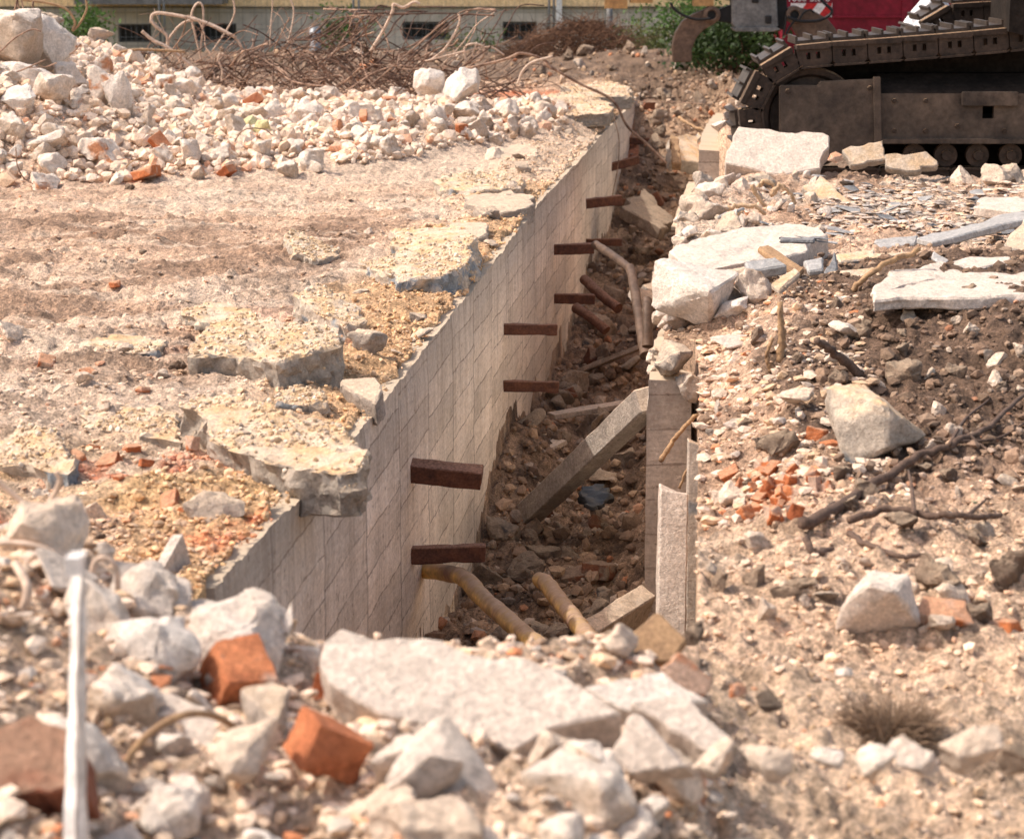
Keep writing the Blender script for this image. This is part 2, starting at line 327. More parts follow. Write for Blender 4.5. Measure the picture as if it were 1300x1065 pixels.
# ------------------------------------------------------------------ object helpers
def finish(o, label=None, cat=None, group=None, kind=None):
    if label: o['label'] = label
    if cat: o['category'] = cat
    if group: o['group'] = group
    if kind: o['kind'] = kind
    return o
def thing(name, loc, label, cat, group=None):
    o = bpy.data.objects.new(name, None); C.objects.link(o); o.location = loc; o.empty_display_size = 0.1
    return finish(o, label, cat, group)
def wloc(o):
    v = Vector(o.location)
    while o.parent: o = o.parent; v += Vector(o.location)
    return v
def link(name, me, mat, parent=None, origin=(0, 0, 0)):
    """mesh given in coordinates relative to origin (world)"""
    if mat and not me.materials: me.materials.append(mat)
    o = bpy.data.objects.new(name, me); C.objects.link(o)
    if parent: o.parent = parent; o.location = Vector(origin) - wloc(parent)
    else: o.location = origin
    return o
class MB:
    def __init__(s): s.v = []; s.f = []
    def add(s, vs, fs):
        k = len(s.v); s.v += [tuple(v) for v in vs]; s.f += [tuple(i + k for i in f) for f in fs]
    def box(s, a, b):
        (x0, y0, z0), (x1, y1, z1) = a, b
        s.add([(x0, y0, z0), (x1, y0, z0), (x1, y1, z0), (x0, y1, z0), (x0, y0, z1), (x1, y0, z1), (x1, y1, z1), (x0, y1, z1)],
              [(0, 3, 2, 1), (4, 5, 6, 7), (0, 1, 5, 4), (1, 2, 6, 5), (2, 3, 7, 6), (3, 0, 4, 7)])
    def prism(s, poly, y0, y1):
        """poly: (x, z) outline, extruded from y0 to y1"""
        n = len(poly)
        s.add([(x, y0, z) for x, z in poly] + [(x, y1, z) for x, z in poly],
              [tuple(range(n)), tuple(range(2 * n - 1, n - 1, -1))] + [(i, i + n, (i + 1) % n + n, (i + 1) % n) for i in range(n)])
    def beam(s, p0, p1, w, h, up=Vector((0, 0, 1))):
        p0 = Vector(p0); p1 = Vector(p1); d = (p1 - p0).normalized(); sd = d.cross(up).normalized(); u = sd.cross(d)
        vs = []
        for p in (p0, p1):
            for a, b in ((-1, -1), (1, -1), (1, 1), (-1, 1)): vs.append(p + sd * a * w / 2 + u * b * h / 2)
        s.add(vs, [(0, 1, 2, 3), (7, 6, 5, 4), (0, 4, 5, 1), (1, 5, 6, 2), (2, 6, 7, 3), (3, 7, 4, 0)])
    def tube(s, pts, r, n=6, r2=None, cap=True):
        pts = [Vector(p) for p in pts]; m = len(pts); u = None; k = len(s.v)
        for i, p in enumerate(pts):
            d = (pts[min(i + 1, m - 1)] - pts[max(i - 1, 0)])
            d = d.normalized() if d.length > 1e-9 else Vector((0, 0, 1))
            if u is None: u = d.orthogonal().normalized()
            u = (u - d * u.dot(d)); u = u.normalized() if u.length > 1e-6 else d.orthogonal().normalized()
            w = d.cross(u); rr = r if r2 is None else r + (r2 - r) * i / (m - 1)
            for j in range(n):
                a = 2 * math.pi * j / n; s.v.append(tuple(p + (u * math.cos(a) + w * math.sin(a)) * rr))
        for i in range(m - 1):
            for j in range(n):
                a = k + i * n + j; b = k + i * n + (j + 1) % n; s.f.append((a, b, b + n, a + n))
        if cap: s.f.append(tuple(k + j for j in range(n))[::-1]); s.f.append(tuple(k + (m - 1) * n + j for j in range(n)))
    def lathe(s, c, prof, n=40):
        """profile (radius, y) round a Y axis through c"""
        k = len(s.v); m = len(prof)
        for i in range(n):
            a = 2 * math.pi * i / n
            for r, y in prof: s.v.append((c[0] + r * math.cos(a), c[1] + y, c[2] + r * math.sin(a)))
        for i in range(n):
            for j in range(m - 1):
                a = k + i * m + j; b = k + ((i + 1) % n) * m + j; s.f.append((a, a + 1, b + 1, b))
    def mesh(s, name, origin=(0, 0, 0), smooth=False, angle=None):
        me = bpy.data.meshes.new(name); o = Vector(origin)
        me.from_pydata([(v[0] - o.x, v[1] - o.y, v[2] - o.z) for v in s.v], [], s.f); me.update()
        if smooth or angle:
            me.polygons.foreach_set('use_smooth', [True] * len(me.polygons))
            if angle: me.set_sharp_from_angle(angle=math.radians(angle))
        return me
    def build(s, name, mat, parent=None, origin=None, smooth=False, angle=None):
        if origin is None:
            if parent: origin = wloc(parent)
            else:
                xs = [v[0] for v in s.v]; ys = [v[1] for v in s.v]; zs = [v[2] for v in s.v]
                origin = ((min(xs) + max(xs)) / 2, (min(ys) + max(ys)) / 2, min(zs))
        return link(name, s.mesh(name, origin, smooth, angle), mat, parent, origin)
def bez(pts, n=10):
    """Catmull-Rom through points"""
    pts = [Vector(p) for p in pts]; q = [pts[0] * 2 - pts[1]] + pts + [pts[-1] * 2 - pts[-2]]; out = []
    for i in range(1, len(q) - 2):
        a, b, c, d = q[i - 1:i + 3]
        for k in range(n):
            t = k / n; out.append(0.5 * ((2 * b) + (c - a) * t + (2 * a - 5 * b + 4 * c - d) * t * t + (-a + 3 * b - 3 * c + d) * t ** 3))
    out.append(pts[-1]); return out

# ---------------- rocks
def rough_bm(bm, size, amp, seed, maxlen, bevel=0.0, passes=3, angle=38, crumb=0.0):
    bmesh.ops.recalc_face_normals(bm, faces=bm.faces)
    if bevel: bmesh.ops.bevel(bm, geom=list(bm.edges), offset=bevel, segments=1, affect='EDGES', profile=0.5)
    bmesh.ops.triangulate(bm, faces=list(bm.faces))
    for _ in range(passes):
        es = [e for e in bm.edges if e.calc_length() > maxlen]
        if not es or len(bm.faces) > 14000: break
        bmesh.ops.subdivide_edges(bm, edges=es, cuts=1, use_grid_fill=False)
        bmesh.ops.triangulate(bm, faces=[f for f in bm.faces if len(f.verts) > 3])
    bm.normal_update(); off = Vector((seed * 3.7, seed * 1.9, seed * 7.3)); mv = []
    for v in bm.verts:
        p = v.co / size
        d = mnoise.fractal(p * 2.2 + off, 0.9, 2.1, 4) * 0.6 + mnoise.fractal(p * 8 + off, 1.0, 2.0, 3) * 0.28
        c = mnoise.cell(p * 3.0 + off) * 0.25
        e = 0
        if crumb and v.normal.z < .35 and v.normal.z > -.5:
            e = crumb * 1.5 * mnoise.fractal(v.co * 14 + off, .9, 2.1, 3) + crumb * .8 * mnoise.cell(v.co * 22 + off)
        if crumb and v.normal.z > .3:
            e = crumb * (max(-.2, mnoise.fractal(v.co * 24 + off, .8, 2.1, 3)) + .8 * mnoise.noise(v.co * 9 + off))
        mv.append(v.normal * ((d + c * 0.4) * amp * size + e))
    for v, d in zip(bm.verts, mv): v.co += d
def bm_mesh(bm, name, angle=32):
    me = bpy.data.meshes.new(name); bm.to_mesh(me); bm.free()
    me.polygons.foreach_set('use_smooth', [True] * len(me.polygons)); me.set_sharp_from_angle(angle=math.radians(angle)); return me
def chunk_mesh(seed, flat=1.0, npts=13, amp=0.07, maxlen=0.12, boxy=0.55):
    rng = random.Random(seed); bm = bmesh.new()
    for _ in range(npts):
        v = Vector((rng.gauss(0, 1), rng.gauss(0, 1), rng.gauss(0, 1))).normalized()
        mx = max(abs(v.x), abs(v.y), abs(v.z)); v = v * (1 - boxy) + v / mx * boxy * 0.85
        v *= rng.uniform(0.40, 0.52); v.z *= flat; bm.verts.new(v)
    r = bmesh.ops.convex_hull(bm, input=list(bm.verts))
    bmesh.ops.delete(bm, geom=[v for v in bm.verts if not v.link_faces], context='VERTS')
    bmesh.ops.dissolve_limit(bm, angle_limit=math.radians(14), verts=list(bm.verts), edges=list(bm.edges))
    rough_bm(bm, 1.0, amp, seed, maxlen, bevel=0.022)
    return bm_mesh(bm, 'chunk')
def brick_mesh(seed, l=0.8, w=0.6, h=0.4, amp=0.05):
    rng = random.Random(seed); bm = bmesh.new()
    for x in (-1, 1):
        for y in (-1, 1):
            for z in (-1, 1):
                bm.verts.new((x * l / 2 + (rng.uniform(-.22, .05) if x > 0 else 0), y * w / 2 + rng.uniform(-.04, .04), z * h / 2 + rng.uniform(-.03, .03)))
    bm.verts.new((l / 2 + rng.uniform(-.05, .1), rng.uniform(-.2, .2), rng.uniform(-.1, .1)))
    bmesh.ops.convex_hull(bm, input=list(bm.verts))
    bmesh.ops.delete(bm, geom=[v for v in bm.verts if not v.link_faces], context='VERTS')
    bmesh.ops.dissolve_limit(bm, angle_limit=math.radians(8), verts=list(bm.verts), edges=list(bm.edges))
    rough_bm(bm, 1.0, amp, seed, 0.10, bevel=0.02)
    return bm_mesh(bm, 'brickbat')
PROTO = {}
for key, mat in (('chalk', 'chalk'), ('chunk', 'chunk'), ('grey', 'grey'), ('clod', 'clod'), ('white', 'white')):
    PROTO[key] = []
    for i in range(9 if key == 'chalk' else 6):
        me = chunk_mesh(100 + i * 7 + len(PROTO) * 31, flat=[1, .8, .6][i % 3], npts=[12, 16, 11][i % 3], amp=0.14 if key == 'clod' else 0.105, maxlen=0.10)
        me.materials.append(M[mat]); PROTO[key].append(me)
PROTO['brick'] = [brick_mesh(500 + i, [.85, .6, .75, .5, .9][i % 5], .55, .33) for i in range(6)]
for me in PROTO['brick']: me.materials.append(M['brick'])
PROTO['dullbrick'] = [m.copy() for m in PROTO['brick'][:4]]
for me in PROTO['dullbrick']: me.materials[0] = M['dullbrick']
PROTO['flat'] = [chunk_mesh(900 + i, flat=0.3, npts=12, amp=0.05, maxlen=0.12, boxy=0.3) for i in range(5)]
for me in PROTO['flat']: me.materials.append(M['grey'])
PROTO['palefl'] = [chunk_mesh(950 + i, flat=0.38, npts=12, amp=0.05, maxlen=0.12, boxy=0.3) for i in range(4)]
for me in PROTO['palefl']: me.materials.append(M['paleslab'])
PROTO['shard'] = [chunk_mesh(980 + i, flat=0.09, npts=9, amp=0.012, maxlen=0.2, boxy=0.1) for i in range(6)]
for me in PROTO['shard']: me.materials.append(M['slate'])
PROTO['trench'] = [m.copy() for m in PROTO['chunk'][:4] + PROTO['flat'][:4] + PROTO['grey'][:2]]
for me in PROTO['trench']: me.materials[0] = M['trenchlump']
NOUN = {'trench': 'debris_lump', 'dullbrick': 'brick_fragment', 'chalk': 'rubble_chunk', 'chunk': 'rubble_chunk', 'grey': 'concrete_lump', 'clod': 'dirt_clod', 'white': 'plaster_lump', 'brick': 'brick_fragment',
        'flat': 'concrete_slab', 'palefl': 'concrete_slab', 'shard': 'slate_shard'}
def rot_rand(rng, tilt=3.2):
    return Matrix.Rotation(rng.uniform(0, 6.283), 4, 'Z') @ Matrix.Rotation(rng.uniform(-tilt, tilt), 4, 'X') @ Matrix.Rotation(rng.uniform(-tilt, tilt), 4, 'Y')
_co = {}
def me_co(me):
    if me.name not in _co:
        a = np.empty(len(me.vertices) * 3, np.float32); me.vertices.foreach_get('co', a); _co[me.name] = a.reshape(-1, 3).astype(float)
    return _co[me.name]
def put(key, p, size, label, cat, group=None, scale=(1, 1, 1), tilt=3.2, sink=0.3, rng=random, rot=None, mesh=None, name=None, fit=None):
    me = mesh or rng.choice(PROTO[key])
    o = bpy.data.objects.new(name or NOUN[key], me); C.objects.link(o)
    R = rot if rot is not None else rot_rand(rng, tilt)
    S = Matrix.Diagonal((size * scale[0], size * scale[1], size * scale[2], 1))
    A = R @ S
    if fit:
        q = me_co(me); ex_ = [q @ np.array([A[i][0], A[i][1], A[i][2]]) for i in range(3)]
        fx = fit[0] / float(ex_[0].max() - ex_[0].min()); fz = fit[1] / float(ex_[2].max() - ex_[2].min()) if fit[1] else fx
        A = Matrix.Diagonal((fx, (fx + min(fx, fz)) / 2, fz, 1)) @ A
    zs = me_co(me) @ np.array([A[2][0], A[2][1], A[2][2]])
    zmin, zmax = float(zs.min()), float(zs.max())
    o.matrix_world = Matrix.Translation((p[0], p[1], p[2] - zmin - sink * (zmax - zmin))) @ A
    return finish(o, label, cat, group)
def rock_at(px, pyb, wpx, key, label, cat='rubble', hpx=None, group=None, tilt=0.5, sink=0.22, seed=None, scale=(1, 1, 1), mesh=None, name=None, rotz=None, lift=0.0, Yd=None):
    """a rock whose foot stands on the ground seen at (px, pyb)"""
    rng = random.Random(seed if seed is not None else int(px * 31 + pyb))
    p = D(px, pyb, Yd) if Yd else hit(px, pyb); w = wpx * mpp(p.y, p.z) * 1.06
    u = mpp(p.y, p.z); fit = (wpx * u, hpx * u * 1.08 if hpx else None)
    if not Yd: p.y += w * 0.3; p.z = gz(p.x, p.y) + lift
    rot = None
    if rotz is not None: rot = Matrix.Rotation(rotz, 4, 'Z') @ Matrix.Rotation(rng.uniform(-tilt, tilt), 4, 'X') @ Matrix.Rotation(rng.uniform(-tilt, tilt), 4, 'Y')
    return put(key, p, w, label, cat, group, scale, tilt, sink, rng, rot, mesh, name, fit)

def slab_poly(name, top, thick, mat, label, cat='concrete slab', group=None, amp=0.03, ndir=None, seed=1, maxlen=0.05, bevel=0.008, taper=0.0, jag=0.035, crumb=0.0):
    """slab from the world outline of its top face, thick metres deep along its normal"""
    pts = [Vector(p) for p in top]; c = sum(pts, Vector()) / len(pts)
    n = Vector()
    for i in range(len(pts)): n += (pts[i] - c).cross(pts[(i + 1) % len(pts)] - c)
    n.normalize()
    if n.z < 0: pts.reverse(); n = -n
    if jag:
        rj = random.Random(seed * 13 + 5); out = []; sz = max((p - c).length for p in pts)
        for i, p in enumerate(pts):
            q = pts[(i + 1) % len(pts)]; e = q - p; m_ = max(1, int(round(e.length / sz * 4.5))); sd = e.cross(n).normalized()
            for j in range(m_):
                t = j / m_ + (rj.uniform(-.12, .12) if j else 0); w_ = sz * jag * rj.gauss(0, 1); out.append(p + e * t + (sd * w_ if j else sd * w_ * .5))
        pts = out
    bm = bmesh.new(); size = max((p - c).length for p in pts)
    a = [bm.verts.new(p - c) for p in pts]
    b = [bm.verts.new((p - c) * (1 - taper) - n * thick) for p in pts]
    bm.faces.new(a); bm.faces.new(b[::-1]); k = len(a)
    for i in range(k): bm.faces.new((a[i], b[i], b[(i + 1) % k], a[(i + 1) % k]))
    rough_bm(bm, size, amp, seed, maxlen, bevel, passes=5, crumb=crumb)
    return finish(link(name, bm_mesh(bm, name, 30), M[mat], None, c), label, cat, group)
def plane_pts(pxs, p0, n):
    """points of the plane through p0 with normal n along the sight lines of the given reference points"""
    n = Vector(n).normalized(); cam = Vector((0, 0, CAM_H)); out = []
    for q in pxs:
        r = Vector(ray(*q)); t = (Vector(p0) - cam).dot(n) / r.dot(n); out.append(cam + r * t)
    return out

def crust(slab, n, lo, hi, seed):
    me = slab.data; rng = np.random.RandomState(seed); me.calc_loop_triangles()
    co = me_co(me); tri = np.array([t.vertices[:] for t in me.loop_triangles]); a, b_, c_ = co[tri[:, 0]], co[tri[:, 1]], co[tri[:, 2]]
    nn = np.cross(b_ - a, c_ - a); ar = np.linalg.norm(nn, axis=1) + 1e-12; w_ = ar * (nn[:, 2] / ar > .55)
    if w_.sum() <= 0: return
    ti = rng.choice(len(tri), n, p=w_ / w_.sum()); u = rng.uniform(0, 1, (n, 2)); f = u.sum(1) > 1; u[f] = 1 - u[f]
    p = a[ti] + (b_ - a)[ti] * u[:, :1] + (c_ - a)[ti] * u[:, 1:]
    cl = np.array([vn(p[:, 0] * 5 + seed, p[:, 1] * 5, seed)]).ravel(); keep = cl + rng.uniform(-.25, .25, n) > .42; p = p[keep]; m = len(p)
    sz = lo + (hi - lo) * rng.uniform(0, 1, m) ** 4; V = []; Fc = []; K = []; k = 0
    cols = np.array([(.62, .46, .30), (.70, .55, .40), (.50, .37, .25), (.40, .33, .27), (.74, .64, .53)])[rng.choice(5, m, p=[.35, .3, .15, .08, .12])] * rng.uniform(.85, 1.1, (m, 1))
    for i in range(m):
        P0, F0 = PEB[i % len(PEB)]; an = rng.uniform(0, 6.28); q = P0 * sz[i] * rng.uniform(.7, 1.3, 3)
        V.append(np.stack([q[:, 0] * math.cos(an) - q[:, 1] * math.sin(an), q[:, 0] * math.sin(an) + q[:, 1] * math.cos(an), q[:, 2]], 1) + p[i] + (0, 0, sz[i] * .12)); Fc.append(F0 + k); k += len(P0); K.append(np.repeat(cols[i:i + 1], len(P0), 0))
    o = link('sand_crust', np_mesh('sand_crust', np.concatenate(V), np.concatenate(Fc), np.concatenate(K)), M['debris'], slab, wloc(slab)); o['kind'] = 'stuff'
# ------------------------------------------------------------------ ground sheet
def lin(*c): return np.array(c)
def ground_color(X, Y, Z):
    L = Lx(Y); R = Rx(Y); n1 = fbm(X, Y, 1.1, 4, 201); n2 = fbm(X, Y, 0.35, 4, 211); n3 = fbm(X, Y, 0.12, 3, 221)
    def mixc(c, d, f): f = np.clip(f, 0, 1)[..., None]; return c * (1 - f) + d * f
    col = np.broadcast_to(lin(0.52, 0.385, 0.295), X.shape + (3,)).copy()
    col = mixc(col, lin(0.60, 0.50, 0.415), sst(0.0, 0.45, n1 + 0.4 * n2) * 0.9)
    col = mixc(col, lin(0.27, 0.19, 0.14), sst(0.05, 0.42, -n2 - 0.4 * n1) * 0.75)
    left = X < L
    d = L - X
    col = mixc(col, lin(0.52, 0.355, 0.21), np.where(left, (1 - sst(0.25, 0.65, d + 0.35 * n2)) * 0.9, 0))
    col = mixc(col, lin(0.48, 0.34, 0.19), np.where(left, (1 - sst(6.4, 8.2, Y + n2)) * sst(.2, .5, 0.5 + n1) * .8, 0))
    col = mixc(col, lin(0.45, 0.13, 0.055), np.where(left, sst(0.22, 0.5, n2 + 0.5 * n3) * sst(0.0, 0.4, fbm(X, Y, 1.4, 2, 231) + .05) * (1 - sst(9, 12, Y)) * 0.85, 0))
    col = mixc(col, lin(0.62, 0.52, 0.43), np.where(left, sst(15.5, 17.5, Y) * (1 - sst(22.5, 23.5, Y)) * 0.75, 0))
    col = mixc(col, lin(0.24, 0.165, 0.12), np.where(left, sst(.08, .4, fbm(X * .35, Y, .5, 4, 241)) * (1 - sst(14.5, 16, Y)) * sst(.5, .9, d) * .55, 0))
    stk = fbm(X * 0.16, Y, 0.16, 4, 261, .6)
    col = mixc(col, lin(0.20, 0.138, 0.10), np.where(left, sst(.10, .38, stk + .25 * n1) * (1 - sst(14.5, 16, Y)) * sst(.45, .8, d) * .5, 0))
    col = mixc(col, lin(0.62, 0.52, 0.43), np.where(left, sst(.12, .4, -stk) * (1 - sst(15, 16.5, Y)) * sst(.45, .8, d) * .6, 0))
    # right bank
    right = X >= R
    md = sst(6.7, 7.6, Y + 0.8 * n2) * (1 - sst(11.9, 12.6, Y + .4 * n2)) * sst(0.22, 0.55, X - R + 0.45 * n2)
    col = mixc(col, lin(0.115, 0.080, 0.060), np.where(right, md * 0.97, 0))
    col = mixc(col, lin(0.56, 0.44, 0.33), np.where(right, (1 - sst(6.3, 7.2, Y + 0.5 * n2)) * 0.55, 0))
    col = mixc(col, lin(0.40, 0.36, 0.32), np.where(right, sst(12.5, 13.5, Y) * (1 - sst(16.5, 17.5, Y)) * sst(-.1, .35, n2) * 0.8, 0))
    col = mixc(col, lin(0.16, 0.12, 0.09), np.where(right & (X > 2.0), sst(17.0, 17.6, Y) * .8, 0))  # ground under the excavator coloured darker to stand in for its shade
    # trench
    tr = (~left) & (~right) & (Y < 32)
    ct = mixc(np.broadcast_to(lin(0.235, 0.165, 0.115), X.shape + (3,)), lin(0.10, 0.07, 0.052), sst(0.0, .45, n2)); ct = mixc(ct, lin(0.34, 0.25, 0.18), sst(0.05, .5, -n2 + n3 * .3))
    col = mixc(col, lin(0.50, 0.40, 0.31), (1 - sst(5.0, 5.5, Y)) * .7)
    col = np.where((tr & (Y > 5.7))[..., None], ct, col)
    # yard
    fy = sst(24, 28, Y) * np.where(X > 0, 1, .8)
    col = mixc(col, lin(0.34, 0.25, 0.18), fy * 0.7)
    col = mixc(col, lin(0.13, 0.095, 0.07), sst(26.5, 30.5, Y + n1 * 3) * 0.92)
    col = mixc(col, lin(0.45, 0.16, 0.08), np.where((X > -.6) & (X < 1.4), np.exp(-((Y - 26.2 - n2) / .9) ** 2), 0) * .75)
    col = mixc(col, lin(0.09, 0.12, 0.04), sst(38.5, 41, Y + n1) * .6)
    n4 = fbm(X * np.where(left, .4, 1), Y, 0.06, 3, 251)
    col = col * lin(1.46, 1.36, 1.27) * (1 + 0.26 * n3 + 0.40 * n4)[..., None]
    return col / np.maximum(1, col.max(-1, keepdims=True) / 0.80)
def build_ground():
    Ys = np.concatenate([[1.2, 1.8, 2.2], np.exp(np.arange(math.log(2.5), math.log(48), 0.0027)), [52, 58, 66, 80, 110, 160, 250, 400]])
    nl, nf, nr = 430, 120, 300
    rows = len(Ys); XX = []
    for Y in Ys:
        L = float(Lx(Y)) if Y < 33 else float(Lx(33)) * Y / 33
        if Y < 5.9: L = float(Lx(5.9)) - 0.02
        R = float(Rx(Y)) if Y < 33 else 2.6 * Y / 33
        if R < L + .2: R = L + .2
        ext = 0.30 * Y + 1.0
        jit = 0.0
        if 5.9 < Y < 33: jit = 0.02 + 0.055 * float(vn(np.array([Y * 4.0]), np.array([0.0]), 5)[0]) * (1 + float(vn(np.array([Y * 17.0]), np.array([0.0]), 6)[0]))
        l = np.linspace(0, 1, nl); xl = -ext + (L - jit + ext) * (1 - (1 - l) ** 1.15)
        xf = np.linspace(L + 0.004, R - 0.004, nf)
        xr = np.linspace(R, ext + .25 * Y * 0 + 0.5, nr)
        XX.append(np.concatenate([[-400, -60, -ext - 8], xl, xf, xr, [ext + 8, 60, 400]]))
    X = np.array(XX); Yg = np.repeat(Ys[:, None], X.shape[1], 1)
    Xq = X.copy(); Xq[:, 3 + nl - 1] -= 0.002
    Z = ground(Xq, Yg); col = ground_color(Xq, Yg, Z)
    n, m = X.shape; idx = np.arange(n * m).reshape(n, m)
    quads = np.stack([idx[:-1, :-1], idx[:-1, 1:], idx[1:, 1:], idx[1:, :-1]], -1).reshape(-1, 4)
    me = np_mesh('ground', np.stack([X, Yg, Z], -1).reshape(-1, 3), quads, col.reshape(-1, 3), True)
    return finish(link('ground', me, M['ground']), kind='structure')
def np_mesh(name, V, Fc, col=None, smooth=False):
    me = bpy.data.meshes.new(name); k = Fc.shape[1]
    me.vertices.add(len(V)); me.vertices.foreach_set('co', np.ascontiguousarray(V, dtype=np.float32).ravel())
    me.loops.add(Fc.size); me.loops.foreach_set('vertex_index', np.ascontiguousarray(Fc, dtype=np.int32).ravel())
    me.polygons.add(len(Fc)); me.polygons.foreach_set('loop_start', np.arange(0, Fc.size, k, dtype=np.int32))
    me.update(calc_edges=True)
    me.polygons.foreach_set('use_smooth', np.full(len(Fc), smooth))
    if col is not None:
        a = me.attributes.new('Col', 'FLOAT_COLOR', 'POINT')
        a.data.foreach_set('color', np.concatenate([np.clip(col, 0.005, 0.95), np.ones((len(col), 1))], 1).astype(np.float32).ravel())
    me.validate(); return me
build_ground()

# ------------------------------------------------------------------ gravel and crumbs nobody could count
def pebble_proto(seed):
    rng = np.random.RandomState(seed); bm = bmesh.new(); bmesh.ops.create_icosphere(bm, subdivisions=1, radius=0.5)
    V = np.array([v.co[:] for v in bm.verts]); Fc = np.array([[v.index for v in f.verts] for f in bm.faces]); bm.free()
    q = rng.normal(size=(7, 3)); q /= np.linalg.norm(q, axis=1)[:, None]
    for d in q:                                   # cut planar facets
        t = V @ d; lim = rng.uniform(0.22, 0.40); V = V - np.clip(t - lim, 0, None)[:, None] * d
    return V * (1, rng.uniform(.6, 1), rng.uniform(.45, .9)), Fc
PEB = [pebble_proto(40 + i) for i in range(8)]
def scatter(name, X, Y, size, col, label, cat='gravel', sink=0.25, flat=1.0, zoff=0.0, blend=0.5):
    n = len(X); Z = ground(X, Y); Vs = []; Fs = []; Cs = []; k = 0
    if blend: col = col * (1 - blend) + ground_color(X, Y, Z) * blend * RS.uniform(.75, 1.25, (n, 1))
    grp = RS.randint(0, len(PEB), n)
    for g in range(len(PEB)):
        ii = np.where(grp == g)[0]
        if not len(ii): continue
        P0, F0 = PEB[g]; m = len(ii); a = RS.uniform(0, 6.283, m); t = RS.uniform(-.7, .7, m) * flat; ca, sa, ct, st = np.cos(a), np.sin(a), np.cos(t), np.sin(t)
        sc = size[ii][:, None] * RS.uniform(.75, 1.3, (m, 3)); sc[:, 2] *= flat
        p = P0[None] * sc[:, None, :]
        y = p[..., 1] * ct[:, None] - p[..., 2] * st[:, None]; z = p[..., 1] * st[:, None] + p[..., 2] * ct[:, None]; x = p[..., 0]
        V = np.stack([x * ca[:, None] - y * sa[:, None] + X[ii][:, None], x * sa[:, None] + y * ca[:, None] + Y[ii][:, None],
                      z + (Z[ii] + zoff + size[ii] * (0.35 * flat - sink * 0.5))[:, None]], -1)
        Vs.append(V.reshape(-1, 3)); Fs.append((F0[None] + (np.arange(m) * len(P0))[:, None, None]).reshape(-1, 3) + k); k += m * len(P0)
        Cs.append(np.repeat(col[ii], len(P0), 0))
    me = np_mesh(name, np.concatenate(Vs), np.concatenate(Fs), np.concatenate(Cs), False)
    return finish(link(name, me, M['debris']), label, cat, kind='stuff')
def palette(n, cols, w):
    c = np.array(cols)[RS.choice(len(cols), n, p=np.array(w) / sum(w))]
    c = c * np.array([1.34, 1.26, 1.19]) * RS.uniform(.75, 1.2, (n, 1)); return c / np.maximum(1, c.max(1, keepdims=True) / .82)
PALE = (0.62, 0.54, 0.46); TAN = (0.48, 0.36, 0.25); BRN = (0.25, 0.18, 0.13); DRK = (0.11, 0.08, 0.065); ORG = (0.50, 0.19, 0.085); GRY = (0.34, 0.32, 0.30); SLT = (0.21, 0.215, 0.225); OCH = (0.52, 0.37, 0.2)
def sizes(n, lo, hi, p=2.6): return lo + (hi - lo) * RS.uniform(0, 1, n) ** p
def field(n, y0, y1, xa, xb, pw=1.0):
    Y = np.exp(RS.uniform(math.log(y0), math.log(y1), n)) if pw else RS.uniform(y0, y1, n)
    t = RS.uniform(0, 1, n); a = xa(Y); b = xb(Y); return a + (b - a) * t, Y
vl = lambda Y: -0.245 * Y - 0.15
vr = lambda Y: 0.245 * Y + 0.15
X, Y = field(24000, 5.3, 17, vl, lambda Y: Lx(Y) - 0.03)
keep = (fbm(X, Y, 0.8, 3, 301) + RS.uniform(-.5, .5, len(X))) > -0.12; X, Y = X[keep], Y[keep]
scatter('gravel', X, Y, sizes(len(X), .006, .045, 5.5), palette(len(X), [PALE, TAN, BRN, ORG, GRY], [4, 4, 2.5, .5, 1]), 'small stones and crumbs strewn over the flattened sandy ground left of the trench', flat=.6, blend=.6)
X, Y = field(14000, 5.6, 24, lambda Y: Lx(Y) - 0.5, lambda Y: Lx(Y) - 0.01)
scatter('sand_crumbs', X, Y, sizes(len(X), .005, .04, 6), palette(len(X), [OCH, TAN, BRN, GRY, PALE], [4, 3, 2, 1.2, 1]), 'crumbled ochre sand and mortar along the lip of the left trench wall', 'sand', blend=.7)
X, Y = field(20000, 5.4, 16.8, lambda Y: Rx(Y) + 0.0, vr)
pk = (sst(7.3, 8.5, Y) * (1 - sst(11.5, 12.5, Y)))[:, None]
cc = palette(len(X), [PALE, TAN, BRN, ORG, GRY], [3, 4, 3, .7, 2]) * (1 - pk) + pk * palette(len(X), [BRN, DRK, TAN, PALE, ORG], [5, 4, 2, 1.2, .5])
scatter('gravel', X, Y, sizes(len(X), .005, .05, 6.5), cc, 'small stones and soil crumbs over the bank right of the trench', flat=.75, blend=.7)
X, Y = field(6500, 8.8, 31, lambda Y: Lx(Y) + 0.02, lambda Y: Rx(Y) - 0.02)
scatter('trench_debris', X, Y, sizes(len(X), .012, .11, 3), palette(len(X), [PALE, TAN, BRN, DRK, ORG, GRY], [.7, 1.8, 4, 4, .6, 1.2]) * .8, 'small rubble covering the trench floor', 'debris')  # palette scaled darker, deepening the trench shade in the colour
X, Y = field(11000, 15.9, 23.5, vl, lambda Y: np.minimum(Lx(Y) - 0.3, .9))
k = heap(X, Y) > 0.04; X, Y = X[k], Y[k]
scatter('small_rubble', X, Y, sizes(len(X), .02, .15, 1.8), palette(len(X), [(0.78, 0.69, 0.60), (0.70, 0.60, 0.50), TAN, ORG, GRY], [5, 4, 1.2, .5, .7]), 'small pale rubble filling the gaps of the long heap at the back left', 'rubble')
X, Y = field(9000, 2.9, 5.4, lambda Y: -.26 * Y - .1, lambda Y: 0.26 * Y + .1)
scatter('small_rubble', X, Y, sizes(len(X), .005, .035, 4.5), palette(len(X), [(0.74, 0.63, 0.53), TAN, OCH, ORG, BRN, GRY], [6, 4, 1.5, .7, .7, .6]), 'small stones and mortar crumbs of the near rubble bank', 'rubble', blend=.55)
X, Y = field(4200, 12.6, 17.0, lambda Y: Rx(Y) + .75, vr)
